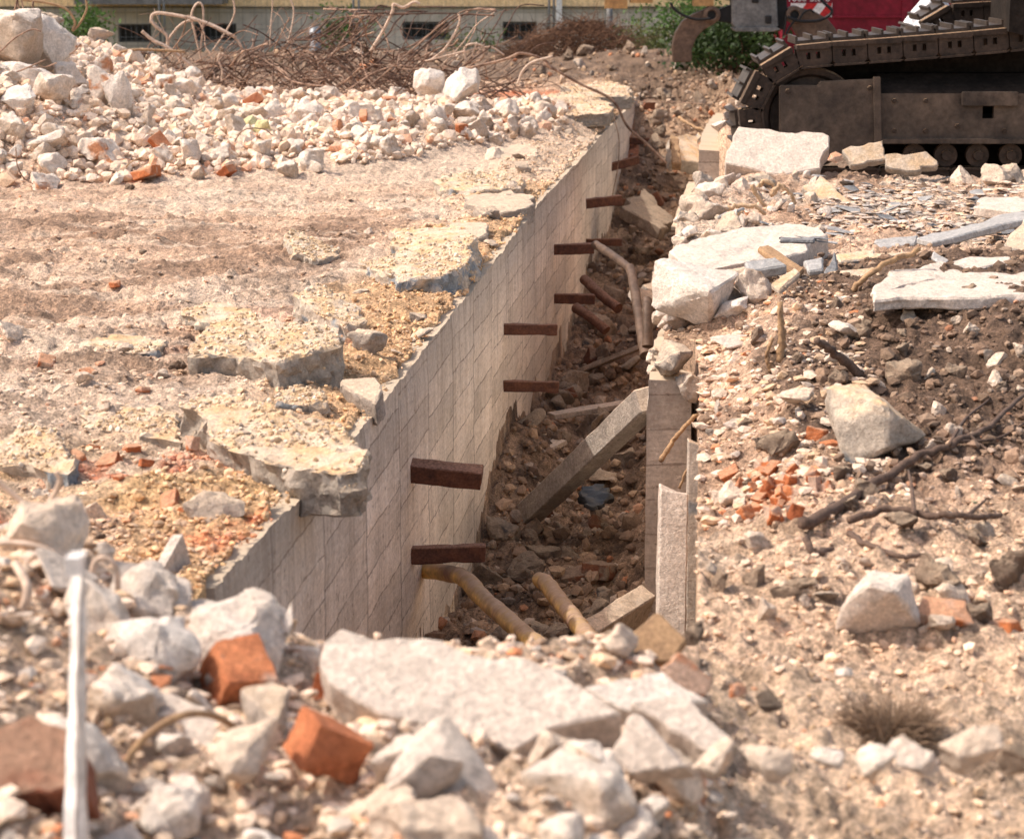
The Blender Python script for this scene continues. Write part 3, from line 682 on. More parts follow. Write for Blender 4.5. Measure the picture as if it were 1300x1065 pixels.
k = np.abs(Y - 14.6 - fbm(X, Y, 1, 2, 320)) < 1.5; X, Y = X[k], Y[k]
scatter('slate_chips', X, Y, sizes(len(X), .03, .12, 2), palette(len(X), [SLT, GRY, (0.50, 0.47, 0.44), PALE, TAN], [3, 3, 4, 3, 2]), 'thin chips of grey slate spread in front of the excavator', 'slate', flat=.22, zoff=.01, blend=.2)
X, Y = field(5000, 23, 38, vl, vr)
scatter('gravel', X, Y, sizes(len(X), .02, .13, 3), palette(len(X), [PALE, TAN, BRN, ORG, GRY], [1.5, 3, 4, .7, 1.5]), 'stones scattered over the dark yard in the background')
X, Y = field(3600, 3.1, 5.0, lambda Y: -.25 * Y, lambda Y: np.minimum(.25 * Y, .42 + .6 * (Y < 3.9)))
scatter('rubble_chips', X, Y, sizes(len(X), .015, .075, 2.2), palette(len(X), [(0.62, 0.53, 0.45), (0.54, 0.44, 0.35), TAN, ORG, BRN, GRY], [6, 4, 3, .8, 1, .8]), 'flat pale chips of plaster and concrete packed between the near chunks', 'rubble', flat=.55, blend=.12)
X, Y = field(2600, 7.0, 12.6, lambda Y: Rx(Y) + 0.0, lambda Y: Rx(Y) + .65)
scatter('rubble_chips', X, Y, sizes(len(X), .015, .085, 2.8), palette(len(X), [(0.60, 0.51, 0.43), TAN, ORG, BRN, GRY], [6, 4, .7, 1, 1]), 'pale mortar chips and pebbles in the sandy strip beside the right trench edge', 'rubble', flat=.6, blend=.25)
X, Y = field(1200, 7.2, 12.2, lambda Y: Rx(Y) + .45, vr)
scatter('soil_crumbs', X, Y, sizes(len(X), .02, .085, 2.6), palette(len(X), [(0.19, 0.135, 0.10), (0.13, 0.095, 0.07), (0.25, 0.19, 0.145)], [4, 3, 2]), 'dark crumbly soil lumps on the brown mound of the right bank', 'soil', flat=.8, blend=.2)

# ------------------------------------------------------------------ concrete walls of the trench
def wall_mesh(name, Ys, face, top, bottom, thick, jag, seed, side=1):
    """front sheet at X = face(Y), stepped top, back sheet thick behind it (side=+1: body lies at smaller X)"""
    n = len(Ys); nz = 26; V = []; Fc = []
    rows = []
    for i, Y in enumerate(Ys):
        x = face(Y); zt = top(Y) + jag * (float(fbm(np.array([Y]), np.array([1.0]), 0.25, 4, seed)[0]) + 0.5 * float(fbm(np.array([Y]), np.array([1.0]), 0.05, 2, seed + 3)[0]))
        r = []
        for k in range(nz):
            t = k / (nz - 1); z = bottom + (zt - bottom) * t
            dx = 0.006 * float(fbm(np.array([Y * 1.0]), np.array([z * 5.0]), 0.5, 3, seed + 9)[0])
            if t > .93: dx -= side * 0.006 * random.random()
            r.append(len(V)); V.append((x + dx, Y, z))
        r.append(len(V)); V.append((x - side * thick, Y, zt - 0.01)); r.append(len(V)); V.append((x - side * thick, Y, bottom))
        rows.append(r)
    for i in range(n - 1):
        for k in range(len(rows[0]) - 1):
            q = (rows[i][k], rows[i + 1][k], rows[i + 1][k + 1], rows[i][k + 1]); Fc.append(q if side > 0 else q[::-1])
    for r, fl in ((rows[0], side > 0), (rows[-1], side < 0)):
        for k in range(nz - 1):
            t = k / (nz - 1)
        Fc.append(tuple(r) if fl else tuple(r)[::-1])
    me = bpy.data.meshes.new(name); o = Vector(((V[0][0]), Ys[0], bottom)); me.from_pydata([tuple(Vector(v) - o) for v in V], [], Fc); me.update()
    return me, o
me, o = wall_mesh('concrete_wall', np.exp(np.linspace(math.log(5.92), math.log(29.5), 520)), Lx, wtop, -1.95, 0.2, 0.012, 400)
finish(link('concrete_wall', me, M['wall'], None, o), 'long board marked concrete wall on the left side of the trench with rusty stubs', 'wall')
Rw = lambda Y: 0.585 + W_B * (Y - 10.0)
RW1T = lambda Y: float(np.interp(Y, [9.9, 10.2, 10.6, 12, 13.4], [-0.16, -.13, -0.10, -0.2, -0.3]))
me, o = wall_mesh('concrete_wall', np.linspace(9.95, 13.4, 90), Rw, RW1T, -1.95, 0.19, 0.03, 420, -1)
finish(link('concrete_wall', me, M['wall'], None, o), 'short broken concrete wall end on the right side of the trench behind the leaning post', 'wall')
me, o = wall_mesh('concrete_wall', np.linspace(18.9, 27.5, 120), lambda Y: 1.50 + W_B * (Y - 19), lambda Y: float(np.interp(Y, [18.9, 20, 24, 27.5], [0.06, 0.08, -.1, -.3])), -1.9, 0.19, 0.04, 440, -1)
finish(link('concrete_wall', me, M['wall'], None, o), 'far sandy topped concrete wall on the right side of the trench near the excavator', 'wall')

# steel stubs sticking out of the left wall
def stub(px, py, lpx, hpx, label, dy=0.0, tiltz=0.0, twist=0.0, thick=1.0):
    rs_ = random.Random(px * 3 + py); p = Wp(px, py); q = D(px + lpx * rs_.uniform(.93, 1.06), py + dy + lpx * rs_.uniform(-.035, .035), p.y + tiltz + rs_.uniform(-.04, .04)); m = mpp(p.y, p.z)
    bm = bmesh.new(); L = (q - p).length; h = hpx * m; w = h * thick * .8
    d = (q - p).normalized(); a = Vector((p - d * 0.06)); c = (a + q) / 2
    up = Vector((math.sin(twist) * .6, -math.sin(twist), math.cos(twist))); sd = d.cross(up).normalized(); u = sd.cross(d)
    vs = []
    for pt in (a, q):
        for i, j in ((-1, -1), (1, -1), (1, 1), (-1, 1)): vs.append(bm.verts.new(pt - c + sd * i * w / 2 + u * j * h / 2))
    for f in ((0, 1, 2, 3), (7, 6, 5, 4), (0, 4, 5, 1), (1, 5, 6, 2), (2, 6, 7, 3), (3, 7, 4, 0)): bm.faces.new([vs[i] for i in f])
    rough_bm(bm, L, 0.028, int(px), 0.022, bevel=0.004, passes=4)
    return finish(link('steel_stub', bm_mesh(bm, 'steel_stub', 30), M['rust'], None, c), label, 'steel stub', 'rusty steel stubs set in pairs along the left trench wall')
S = 'rusty steel stub on the left wall, '
stub(523, 597, 94, 25, S + 'tilted thick upper one of the nearest pair', 12, -0.02, 0.28, 1.25)
stub(524, 704, 94, 21, S + 'straight lower one of the nearest pair')
stub(640, 418, 67, 14, S + 'upper one of the second pair from the front')
stub(640, 490, 66, 14, S + 'lower one of the second pair from the front')
stub(704, 317, 51, 13, S + 'upper one of the third pair from the front')
stub(704, 379, 50, 12, S + 'lower one of the third pair from the front')
stub(744, 259, 44, 12, S + 'upper one of the fourth pair', -6, .05)
stub(744, 308, 44, 9, S + 'lower one of the fourth pair, half hidden')
stub(777, 212, 36, 10, S + 'upper one of the fifth pair', -8, .05)
stub(778, 257, 36, 9, S + 'lower one of the fifth pair')
stub(799, 179, 32, 8, S + 'upper one of the farthest pair')
stub(799, 217, 32, 8, S + 'lower one of the farthest pair')

# ------------------------------------------------------------------ things inside the trench
def post(name, p0, p1, w, h, mat, label, cat, up=Vector((0, 0, 1)), amp=0.012, seed=3, broken=True):
    p0 = Vector(p0); p1 = Vector(p1); c = (p0 + p1) / 2; d = (p1 - p0).normalized(); sd = d.cross(up).normalized(); u = sd.cross(d)
    bm = bmesh.new(); rng = random.Random(seed); rings = []
    for pt, e in ((p0, 0), (p1, 1)):
        ring = []
        for i, j in ((-1, -1), (1, -1), (1, 1), (-1, 1)):
            ring.append(bm.verts.new(pt - c + sd * i * w / 2 + u * j * h / 2 + d * (rng.uniform(-.5, .5) * w * 0.6 if broken else 0)))
        rings.append(ring)
    a, b = rings; bm.faces.new(a); bm.faces.new(b[::-1])
    for i in range(4): bm.faces.new((a[i], b[i], b[(i + 1) % 4], a[(i + 1) % 4]))
    L = (p1 - p0).length
    rough_bm(bm, L, amp, seed, max(0.03, w * .35), bevel=min(w, h) * .06, passes=5)
    return finish(link(name, bm_mesh(bm, name, 30), M[mat], None, c), label, cat)
post('concrete_post', D(672, 652, 12.0), D(826, 505, 10.9), 0.115, 0.12, 'grey', 'long square concrete post lying diagonally across the trench', 'concrete post', amp=0.008)
post('concrete_post', D(851, 812, 8.9), D(855, 620, 9.15), 0.112, 0.10, 'paleslab', 'pale broken concrete post leaning upright against the right trench edge', 'concrete post', Vector((0, 1, 0)), amp=0.012, seed=8)
post('concrete_plank', D(881, 815, 9.3), D(884, 560, 9.5), 0.072, 0.08, 'grey', 'dark narrow concrete plank upright between leaning post and right bank', 'concrete plank', Vector((0, 1, 0)), amp=0.008, seed=9)
post('concrete_slab', D(740, 815, 9.2), D(816, 768, 9.7), 0.09, 0.15, 'grey', 'tilted concrete slab on the trench floor beside the right yellow pipe', 'concrete slab', Vector((-.3, -1, 0.5)), amp=0.02, seed=12)
def pipe(name, pts, r, mat, label, cat, n=18, closed=False):
    mb = MB(); mb.tube(bez(pts, 14), r, n); o_ = Vector((len(label), 3.1, 7.7))
    mb.v = [tuple(Vector(v) + Vector((mnoise.noise(Vector(v) * 16 + o_), mnoise.noise(Vector(v) * 16 - o_), mnoise.noise(Vector(v) * 19))) * r * .16) for v in mb.v]
    if not closed:                                                # open mouth at the free end
        pass
    return finish(mb.build(name, M[mat], smooth=True, angle=50), label, cat)
pipe('rusty_pipe', [Wp(533, 722) - Vector((.1, 0, 0)), Wp(537, 723), D(585, 732, 9.35), D(612, 758, 9.0), D(662, 802, 8.4), D(720, 850, 7.7)], 0.036, 'pipe', 'bent corroded pipe leaving the left wall under the lowest near stub', 'pipe')
pipe('rusty_pipe', [D(686, 736, 9.75), D(694, 741, 9.6), D(712, 765, 9.2), D(742, 803, 8.5), D(778, 850, 7.7)], 0.036, 'pipe', 'yellow brown pipe standing free in the middle of the trench', 'pipe')
pipe('rusty_pipe', [D(756, 311, 16.2), D(778, 325, 15.8), D(800, 342, 15.4)], 0.030, 'claw', 'brown pipe piece slanting down from the third pair of stubs', 'pipe')
pipe('rusty_pipe', [D(800, 340, 15.3), D(807, 375, 14.9), D(816, 432, 14.4), D(819, 452, 14.2)], 0.031, 'claw', 'brown pipe piece hanging steeply at the right trench edge', 'pipe')
pipe('rusty_pipe', [D(821, 381, 14.0), D(822, 400, 13.9), D(822, 440, 13.8)], 0.030, 'claw', 'short upright pipe end beside the white plaster lump', 'pipe')
pipe('rusty_pipe', [D(742, 355, 17.0), D(760, 372, 16.7), D(785, 392, 16.5)], 0.036, 'rust', 'short thick brown pipe lying on trench rubble below the third stub pair', 'pipe')
pipe('rusty_pipe', [D(731, 391, 16.0), D(748, 402, 15.8), D(770, 420, 15.7)], 0.034, 'rust', 'lower short brown pipe lying on trench rubble at the wall foot', 'pipe')
slab_poly('brown_slab', [D(788, 262, 20.4), D(818, 238, 21.2), D(858, 280, 20.5), D(838, 290, 19.9)], 0.10, 'clod', 'brown leaning slab with a dark hollow beneath it deep in the trench', 'slab', amp=.05)
slab_poly('concrete_slab', [D(850, 172, 24.5), D(888, 168, 25.0), D(888, 206, 24.1), D(853, 200, 23.9)], 0.14, 'slab', 'pale slab lying across the far end of the trench', amp=.05)
slab_poly('brown_slab', [D(851, 171, 23.9), D(862, 177, 23.8), D(864, 208, 23.5), D(853, 206, 23.5)], 0.1, 'wood', 'upright tan board leaning on the far trench slab', 'board', amp=.05)
slab_poly('concrete_slab', [D(808, 378, 14.9), D(840, 340, 16.0), D(846, 352, 15.8), D(818, 398, 14.6)], 0.06, 'grey', 'narrow grey slab leaning at the right trench edge behind the bent pipe', amp=.03)
o = put('shard', D(742, 577, 12.6), 0.10, 'green glass shard on trench rubble above the diagonal post', 'glass shard', sink=.1, tilt=.4, mesh=PROTO['shard'][0].copy(), name='glass_shard')
M['greenglass'] = plain_mat('green bottle glass', (0.02, 0.16, 0.08), (0.012, 0.10, 0.05), 9, 0.15); o.data.materials[0] = M['greenglass']
slab_poly('plastic_sheet', [D(735, 616, 11.8), D(768, 612, 11.9), D(780, 630, 11.6), D(752, 642, 11.4), D(740, 640, 11.4)], 0.03, 'black', 'dark crumpled plastic piece under the diagonal post', 'plastic', amp=.12)
for i, (p0, p1, w_, lab) in enumerate([(D(640, 600, 13.0), D(712, 560, 13.6), .09, 'short dusty board lying at the wall foot behind the diagonal post'), (D(700, 528, 14.4), D(800, 512, 14.6), .10, 'long dusty board lying across the trench below the second stub pair'),
    (D(740, 470, 16.4), D(815, 440, 16.0), .10, 'dusty board lying across the trench floor in mid distance'), (D(862, 290, 20.0), D(882, 232, 21.5), .12, 'grey board leaning at the far right trench wall, upper one'), (D(858, 330, 18.4), D(872, 280, 19.4), .10, 'grey board leaning at the far right trench wall, lower one')]):
    post('wood_board', p0, p1, w_, .03, 'grey' if i > 2 else 'chunk', lab, 'board', amp=.012, seed=80 + i)
rng = random.Random(5)
for i in range(100):
    Y = math.exp(rng.uniform(math.log(9.9), math.log(29))); t = rng.random()
    x = float(Lx(Y)) + 0.08 + t * (float(Rx(Y)) - float(Lx(Y)) - 0.35); s = rng.uniform(.10, .30) * (0.75 + Y * 0.012)
    key = rng.choice(['trench', 'clod', 'trench', 'trench'])
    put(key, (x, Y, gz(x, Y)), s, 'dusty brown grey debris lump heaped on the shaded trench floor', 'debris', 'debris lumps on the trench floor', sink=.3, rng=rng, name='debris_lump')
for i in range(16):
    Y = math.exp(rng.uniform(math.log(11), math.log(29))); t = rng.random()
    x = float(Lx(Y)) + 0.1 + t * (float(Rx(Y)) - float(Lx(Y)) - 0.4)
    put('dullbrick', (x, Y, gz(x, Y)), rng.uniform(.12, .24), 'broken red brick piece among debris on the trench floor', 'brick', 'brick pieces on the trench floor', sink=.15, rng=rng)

# ------------------------------------------------------------------ left plateau: broken floor slabs
def flat_slab(pxs, z, thick, mat, label, tilt=(0, 0, 1), seed=1, name='concrete_slab', amp=0.035, cat='concrete slab', ml=0.03):
    cx, cy = sum(p[0] for p in pxs) / len(pxs), sum(p[1] for p in pxs) / len(pxs)
    if seed > 30: c = hit(cx, cy); c.z += (.0 if seed in (36, 37) else .035) + thick * .5; c = G(cx, cy, c.z)
    else: c = G(cx, cy, z)
    o = slab_poly(name, plane_pts(pxs, c, tilt), thick, mat, label, cat, amp=amp, seed=seed, maxlen=ml, crumb=.013 if mat == 'slab' else .003)
    if mat == 'slab' and seed < 30: crust(o, int(200 + 2600 * o.dimensions.x * o.dimensions.y), .005, .032, seed)
    return o
flat_slab([(268, 406), (345, 402), (432, 416), (428, 440), (352, 462), (300, 452), (243, 452), (250, 425)], 0.17, 0.17, 'slab', 'upper thick concrete slab with sandy top and grey broken front on the left', (-.05, -.10, 1), 2)
flat_slab([(231, 512), (262, 503), (305, 505), (430, 540), (470, 572), (468, 596), (430, 600), (350, 588), (262, 555)], 0.14, 0.15, 'slab', 'largest sandy concrete slab overhanging the left trench wall', (-.06, -.12, 1), 3)
flat_slab([(350, 500), (375, 490), (412, 494), (415, 508), (380, 516), (352, 512)], 0.06, 0.05, 'slab', 'small sandy slab chip between the two big left slabs', (0, -.1, 1), 4)
flat_slab([(430, 482), (478, 478), (486, 496), (478, 512), (448, 500)], 0.06, 0.10, 'grey', 'small grey block at the wall lip right of the upper slab', (-.1, -.2, 1), 5)
flat_slab([(498, 292), (560, 288), (604, 300), (600, 322), (575, 345), (545, 352), (510, 328)], 0.13, 0.15, 'slab', 'rounded pale slab edge jutting over the sandy lip in mid distance', (-.1, -.05, 1), 6)
flat_slab([(570, 284), (612, 281), (620, 288), (612, 300), (590, 304)], 0.07, 0.10, 'grey', 'dark grey slab chip behind the rounded pale slab edge', (-.1, -.05, 1), 7)
flat_slab([(455, 334), (520, 318), (566, 338), (562, 352), (520, 354), (505, 358)], 0.10, 0.10, 'slab', 'thin tilted floor slab below the rounded slab edge', (0, -.05, 1), 8)
flat_slab([(560, 222), (640, 215), (664, 226), (660, 238), (600, 243), (560, 238)], 0.11, 0.10, 'slab', 'broken floor slab with bluish edge, upper of the two at the far lip', (0, -.05, 1), 9)
flat_slab([(590, 250), (650, 240), (678, 250), (672, 262), (640, 270), (600, 266)], 0.09, 0.12, 'grey', 'broken floor slab with bluish edge, lower of the two at the far lip', (0, -.05, 1), 10)
flat_slab([(632, 186), (660, 182), (684, 190), (680, 200), (650, 204), (634, 198)], 0.08, 0.12, 'grey', 'grey block on the lip in front of the rubble heap', (0, -.1, 1), 11)
flat_slab([(372, 372), (402, 360), (452, 385), (462, 412), (440, 416), (396, 394)], 0.13, 0.10, 'slab', 'grey edged floor fragment directly behind the upper thick slab', (.05, -.15, 1), 12)
flat_slab([(366, 296), (372, 290), (432, 318), (430, 326), (398, 330), (372, 318)], 0.10, 0.06, 'slab', 'cracked floor corner with a dark gap in the left ground', (.2, -.1, 1), 13)
flat_slab([(228, 398), (268, 382), (330, 396), (318, 404), (262, 408)], 0.09, 0.05, 'slab', 'thin broken floor sheet behind the upper thick slab', (0, -.05, 1), 14)
flat_slab([(0, 552), (40, 536), (66, 545), (96, 590), (84, 600), (40, 586), (0, 590)], 0.09, 0.10, 'slab', 'grey broken floor slab at the left edge beside brick dust', (-.1, -.1, 1), 15)
flat_slab([(100, 520), (190, 512), (226, 522), (232, 560), (160, 548), (110, 540)], 0.065, 0.07, 'slab', 'flat floor slab left of the largest sandy slab', (0, 0, 1), 16)
flat_slab([(100, 432), (170, 424), (214, 432), (200, 446), (130, 448)], 0.08, 0.05, 'slab', 'low floor slab sheet on the left ground near the rut', (0, 0, 1), 18)
flat_slab([(640, 128), (720, 118), (776, 128), (770, 142), (700, 150), (650, 146)], 0.16, 0.13, 'slab', 'flat slab on the trench edge at the right end of the rubble heap', (0, -.05, 1), 19)
flat_slab([(715, 108), (770, 104), (800, 110), (798, 122), (740, 124)], 0.20, 0.12, 'slab', 'flat slab at the far corner of the left trench wall', (0, -.05, 1), 20)
post('concrete_plank', D(190, 800, 5.9), D(236, 716, 6.15), 0.03, 0.20, 'paleslab', 'upright concrete plank closing the near end of the left wall', 'concrete plank', Vector((0, .2, 1)), amp=.01, seed=21)
rng = random.Random(17)
for i in range(34):
    Y = rng.uniform(6.6, 21); d = abs(rng.gauss(0, .28)) + 0.05; x = float(Lx(Y)) - d
    put(rng.choice(['flat', 'grey', 'flat', 'chunk']), (x, Y, gz(x, Y)), rng.uniform(.07, .20), 'grey or sandy concrete fragment lying along the left wall lip', 'concrete', 'concrete fragments along the left wall lip', tilt=.5, sink=.3, rng=rng, name='concrete_fragment')
for i in range(40):
    Y = rng.uniform(6, 16); x = rng.uniform(-0.235 * Y, float(Lx(Y)) - .4)
    put(rng.choice(['chunk', 'flat', 'clod', 'chunk']), (x, Y, gz(x, Y)), rng.uniform(.035, .11), 'small stone lying loose on the trodden ground left of the trench', 'stone', 'loose stones on the left ground', tilt=.5, sink=.35, rng=rng, name='loose_stone')
rock_at(10, 432, 34, 'chunk', 'pale stone at the left edge beside the dark rut', 'stone')
rock_at(243, 578, 20, 'brick', 'bright orange brick lump in the gap beside the largest sandy slab', 'brick', hpx=24)
for i, (px, py, w) in enumerate([(95, 585, 30), (135, 590, 36), (120, 570, 26), (165, 575, 28), (185, 598, 22), (215, 640, 26), (232, 650, 20), (150, 612, 18), (60, 470, 26), (110, 475, 22), (145, 368, 16), (180, 500, 20)]):
    rock_at(px, py, w, 'brick', 'crushed orange brick bit in the red brick dust on the left ground', 'brick', group='crushed brick bits on the left ground', sink=.45)

# ------------------------------------------------------------------ rubble heap at the back left
rng = random.Random(23)
n = 0
while n < 250:
    Y = rng.uniform(15.9, 22.6); x = rng.uniform(-.25 * Y, .95); h = float(heap(np.array([x]), np.array([Y]))[0])
    if h < 0.015 or x > Lx(Y) - .35: continue
    if rng.random() < .35 and Y > 19.5: continue
    s = rng.uniform(.11, .26) * (1.25 if rng.random() < .12 else 1)
    put('chalk', (x, Y, gz(x, Y)), s, 'pale plastered rubble chunk in the long heap at the back left', 'rubble', 'pale rubble chunks of the back left heap', sink=.22, rng=rng); n += 1
for i in range(18):
    Y = rng.uniform(16.2, 21.5); x = rng.uniform(-.24 * Y, .5)
    if float(heap(np.array([x]), np.array([Y]))[0]) < .02: continue
    put('brick', (x, Y, gz(x, Y)), rng.uniform(.12, .2), 'orange brick piece among the pale chunks of the back left heap', 'brick', 'brick pieces in the back left heap', sink=.15, rng=rng)
for px, py, w, h, key, lab in [
    (60, 205, 60, 30, 'chalk', 'pale squarish chunk at the foot of the heap, near the left edge'), (120, 212, 44, 28, 'chalk', 'pale chunk at the heap foot beside the upright cable'),
    (183, 232, 40, 20, 'brick', 'rounded orange brick at the front foot of the heap'), (150, 222, 34, 14, 'chunk', 'brownish flat chunk beside the rounded orange brick'),
    (66, 138, 56, 40, 'chalk', 'pale jagged block under the big square block, top left'),
    (20, 148, 44, 34, 'white', 'whitish lump at the lower left of the pile'), (15, 185, 40, 36, 'chalk', 'pale chunk with an orange stain at the left edge'),
    (545, 122, 42, 36, 'white', 'left one of two white lumps above the heap'), (580, 128, 46, 44, 'white', 'right and larger one of two white lumps above the heap'),
    (590, 155, 36, 24, 'chalk', 'pale chunk under the two white lumps'), (640, 150, 40, 22, 'chalk', 'pale chunk at the right end of the heap'), (690, 152, 30, 22, 'chunk', 'rounded beige chunk by the trench end of the heap'),
    (335, 176, 24, 22, 'foam', 'yellowish foam lump on the heap'), (316, 168, 20, 18, 'foam', 'smaller yellowish foam lump behind the other'),
    (62, 40, 36, 24, 'grey', 'grey boulder behind the top left pile'), (130, 55, 34, 20, 'grey', 'grey boulder on the dark soil behind the upright pair'),
    (470, 90, 30, 14, 'brick', 'orange clay lump beside the rebar tangle')]:
    seed = int(px * 7 + py)
    mesh = None; k = key
    if key == 'paleblock':
        mesh = chunk_mesh(seed, 1.0, 10, .05, .10, .8); mesh.materials.append(M['chalk']); k = 'chalk'
    if key == 'foam':
        mesh = chunk_mesh(seed, .8, 12, .05, .14, .3); mesh.materials.append(plain_mat('yellowish foam', (0.60, 0.55, 0.30), (0.50, 0.44, 0.24))); k = 'chalk'
    nm = 'foam_lump' if key == 'foam' else ('stone_block' if key == 'paleblock' else None)
    Yd = {62: 24.5, 130: 25.0, 545: 20.9, 580: 20.7}.get(px) if py < 130 else None
    if Yd:
        p = D(px, py, Yd); wd = w * mpp(Yd)
        put(k, (p.x, p.y, p.z), wd, lab, 'boulder', sink=0.02, tilt=.3, rng=random.Random(seed), fit=(wd, h * mpp(Yd))); continue
    o = rock_at(px, py, w, k, lab, 'block' if key == 'paleblock' else 'rubble', hpx=h, tilt=.3, sink=.08, seed=seed, mesh=mesh, name=nm)
    if key == 'paleblock' and py < 135:
        pass
for px, py, w, h, Y, sd, lab in [(62, 92, 78, 74, 18.6, 301, 'largest square pale block crowning the left pile'), (14, 100, 92, 88, 18.2, 302, 'large pale block at the far left of the pile'),
    (38, 134, 104, 52, 17.7, 303, 'wide pale block in the middle of the left pile'), (126, 142, 38, 60, 17.9, 304, 'tall upright pale block, left one of the upright pair'), (150, 146, 36, 56, 17.85, 305, 'tall upright pale block, right one of the upright pair'),
    (90, 118, 44, 40, 18.3, 306, 'pale block under the right corner of the largest square block')]:
    mesh = chunk_mesh(sd, 1.0, 15, .085, .06, .5); mesh.materials.append(M['white' if sd % 2 else 'chalk']); p = D(px, py, Y); ww = w * mpp(Y, p.z) * 1.0
    put('chalk', p, ww, lab, 'block', fit=(ww, ww * h / w), tilt=.18, sink=0, rng=random.Random(sd), mesh=mesh, name='stone_block', rot=Matrix.Rotation(.3 + sd % 3 * .2, 4, 'Z') @ Matrix.Rotation(.12 * (sd % 4 - 1.5), 4, 'Y'))
# soil ramp behind keeps the boulders resting: dark clods
rng = random.Random(29)
for i in range(46):
    px = rng.uniform(60, 960); py = rng.uniform(58, 100); p = hit(px, py)
    if p.y < 23.5: continue
    put(rng.choice(['clod', 'clod', 'grey', 'chunk']), (p.x, p.y, p.z), rng.uniform(.1, .32), 'dark soil clod or stone on the yard between heap and building', 'clod', 'soil clods and stones on the far yard', sink=.3, rng=rng)

# ------------------------------------------------------------------ rebar tangle
rng = random.Random(31); mb = MB()
mb2 = MB()
for i in range(560):
    x = rng.uniform(-4.0, -0.25) if rng.random() < .6 else rng.gauss(-1.9, .8); y = rng.uniform(22.3, 24.6)
    prof = max(0.12, 0.62 * math.exp(-((x + 1.9) / 1.7) ** 2)); z0 = rng.uniform(.10, .20) + prof * rng.random() ** 1.3
    a = rng.gauss(0, .55) if rng.random() < .75 else rng.uniform(0, 6.28); L = rng.uniform(.4, 1.8); pts = []; cx, cy, cz = x, y, z0; vz = rng.gauss(.05, .25)
    for k in range(6):
        pts.append((cx, cy, min(cz, .98)))
        a += rng.gauss(0, .5); vz += rng.gauss(-.06, .3); vz = max(-.6, min(.6, vz))
        cx += math.cos(a) * L / 6; cy += math.sin(a) * L / 6; cz = max(.10, cz + vz * L / 6 * 1.4)
    (mb if i % 2 else mb2).tube(bez(pts, 4), rng.choice([.0025, .0035, .0035, .005, .0065, .009]), 5)
finish(mb.build('rebar_tangle', M['rebar'], smooth=True), 'tangled heap of bent rusty rebar and wire behind the pale rubble', 'rebar tangle', kind='stuff')
M['rebardark'] = plain_mat('dark rusty wire', (0.15, 0.085, 0.06), (0.05, 0.03, 0.024), 9, 0.8, 0.0)
finish(mb2.build('wire_tangle', M['rebardark'], smooth=True), 'darker rusty wires mixed into the heap of bent rebar', 'wire tangle', kind='stuff')
RB = 'curved reinforcement rods rising from the rebar tangle'
def rod(pts, Y, r, label, mat='cablesleeve', cat='rod', group=None, name='bent_rod', dY=0.0):
    r *= .74
    mb = MB(); mb.tube(bez([D(p[0], p[1], Y + dY * i + (p[2] if len(p) > 2 else 0)) for i, p in enumerate(pts)], 8), r, 8)
    return finish(mb.build(name, M[mat], smooth=True), label, cat, group)
rod([(212, 66), (212, 46), (197, 33), (192, 24), (200, 17), (235, 22), (262, 30), (300, 48)], 22.8, .022, 'thick pale bent pipe looping at the left of the tangle')
rod([(214, 50), (228, 33), (245, 26), (270, 32), (300, 50), (310, 70)], 22.9, .016, 'pale arched rod just right of the looping pipe')
rod([(256, 78), (248, 45), (243, 20), (250, 5), (257, 8), (258, 30), (254, 68)], 23.0, .014, 'tall narrow hairpin rod standing in the tangle')
rod([(180, 40), (195, 52), (215, 62), (250, 90)], 22.7, .022, 'straight pale pipe end pointing up to the left')
rod([(131, 92), (145, 72), (165, 64), (200, 64), (235, 66)], 21.6, .016, 'tan bent rod arching over the upright pair of blocks', 'wood')
rod([(281, 106), (282, 90), (277, 76), (279, 68)], 22.2, .012, 'short upright wire at the front of the tangle')
rod([(270, 65), (290, 35), (298, 15), (294, -8)], 23.2, .012, 'tall rod curving out of the frame above the tangle centre')
rod([(358, 75), (368, 45), (373, 15), (367, -6)], 23.4, .011, 'tall rod leaving the frame right of the tangle centre')
rod([(343, 60), (344, 30), (346, 8), (345, -8)], 23.5, .009, 'thin straight wire leaving the frame beside the tall rod')
rod([(470, 66), (486, 40), (498, 16), (500, 6), (512, 10), (526, 3), (533, 6)], 22.6, .020, 'pale pipe with hooked top at the right half of the tangle')
rod([(548, 76), (565, 62), (580, 38), (584, 25), (582, 18)], 22.5, .016, 'pale rod slanting to the upper right with a hooked tip')
rod([(592, 80), (590, 62), (600, 56), (614, 60), (610, 74), (600, 70), (606, 54)], 22.4, .014, 'curled rod end at the right of the tangle')
rod([(560, 84), (585, 58), (605, 32), (628, 16)], 22.8, .008, 'thin wire arcing high at the right of the tangle')
rod([(540, 78), (580, 68), (620, 60), (640, 70)], 22.4, .011, 'low horizontal rod at the right of the tangle')
rod([(590, 88), (640, 76), (662, 68), (690, 76), (700, 88)], 22.0, .016, 'long low bent rod running from tangle to trench', 'rebar')
rod([(657, 108), (663, 92), (675, 80), (702, 72)], 21.3, .016, 'pale hooked rod on the orange ground near the trench')
rod([(690, 80), (735, 106), (778, 128), (796, 160), (820, 182), (846, 208)], 22.6, .018, 'long bent rod reaching over the left wall down into the trench', 'rebar')
rod([(640, 96), (655, 110), (668, 124)], 21.0, .008, 'thin brown wire lying before the hooked rod', 'rebar')
rod([(780, 150), (786, 180), (784, 215), (778, 245), (776, 262)], 23.0, .006, 'thin dark wire hanging down the left trench wall', 'rebar')
rod([(0, 76), (12, 38), (24, -6)], 19.0, .012, 'leaning rod at the top left corner, leftmost', 'rebar')
rod([(20, -6), (28, 25), (34, 48)], 19.2, .011, 'rod at the top left corner, second from the left', 'rebar')
rod([(26, -6), (32, 20), (42, 46)], 19.1, .009, 'rod at the top left corner, third from the left', 'rebar')
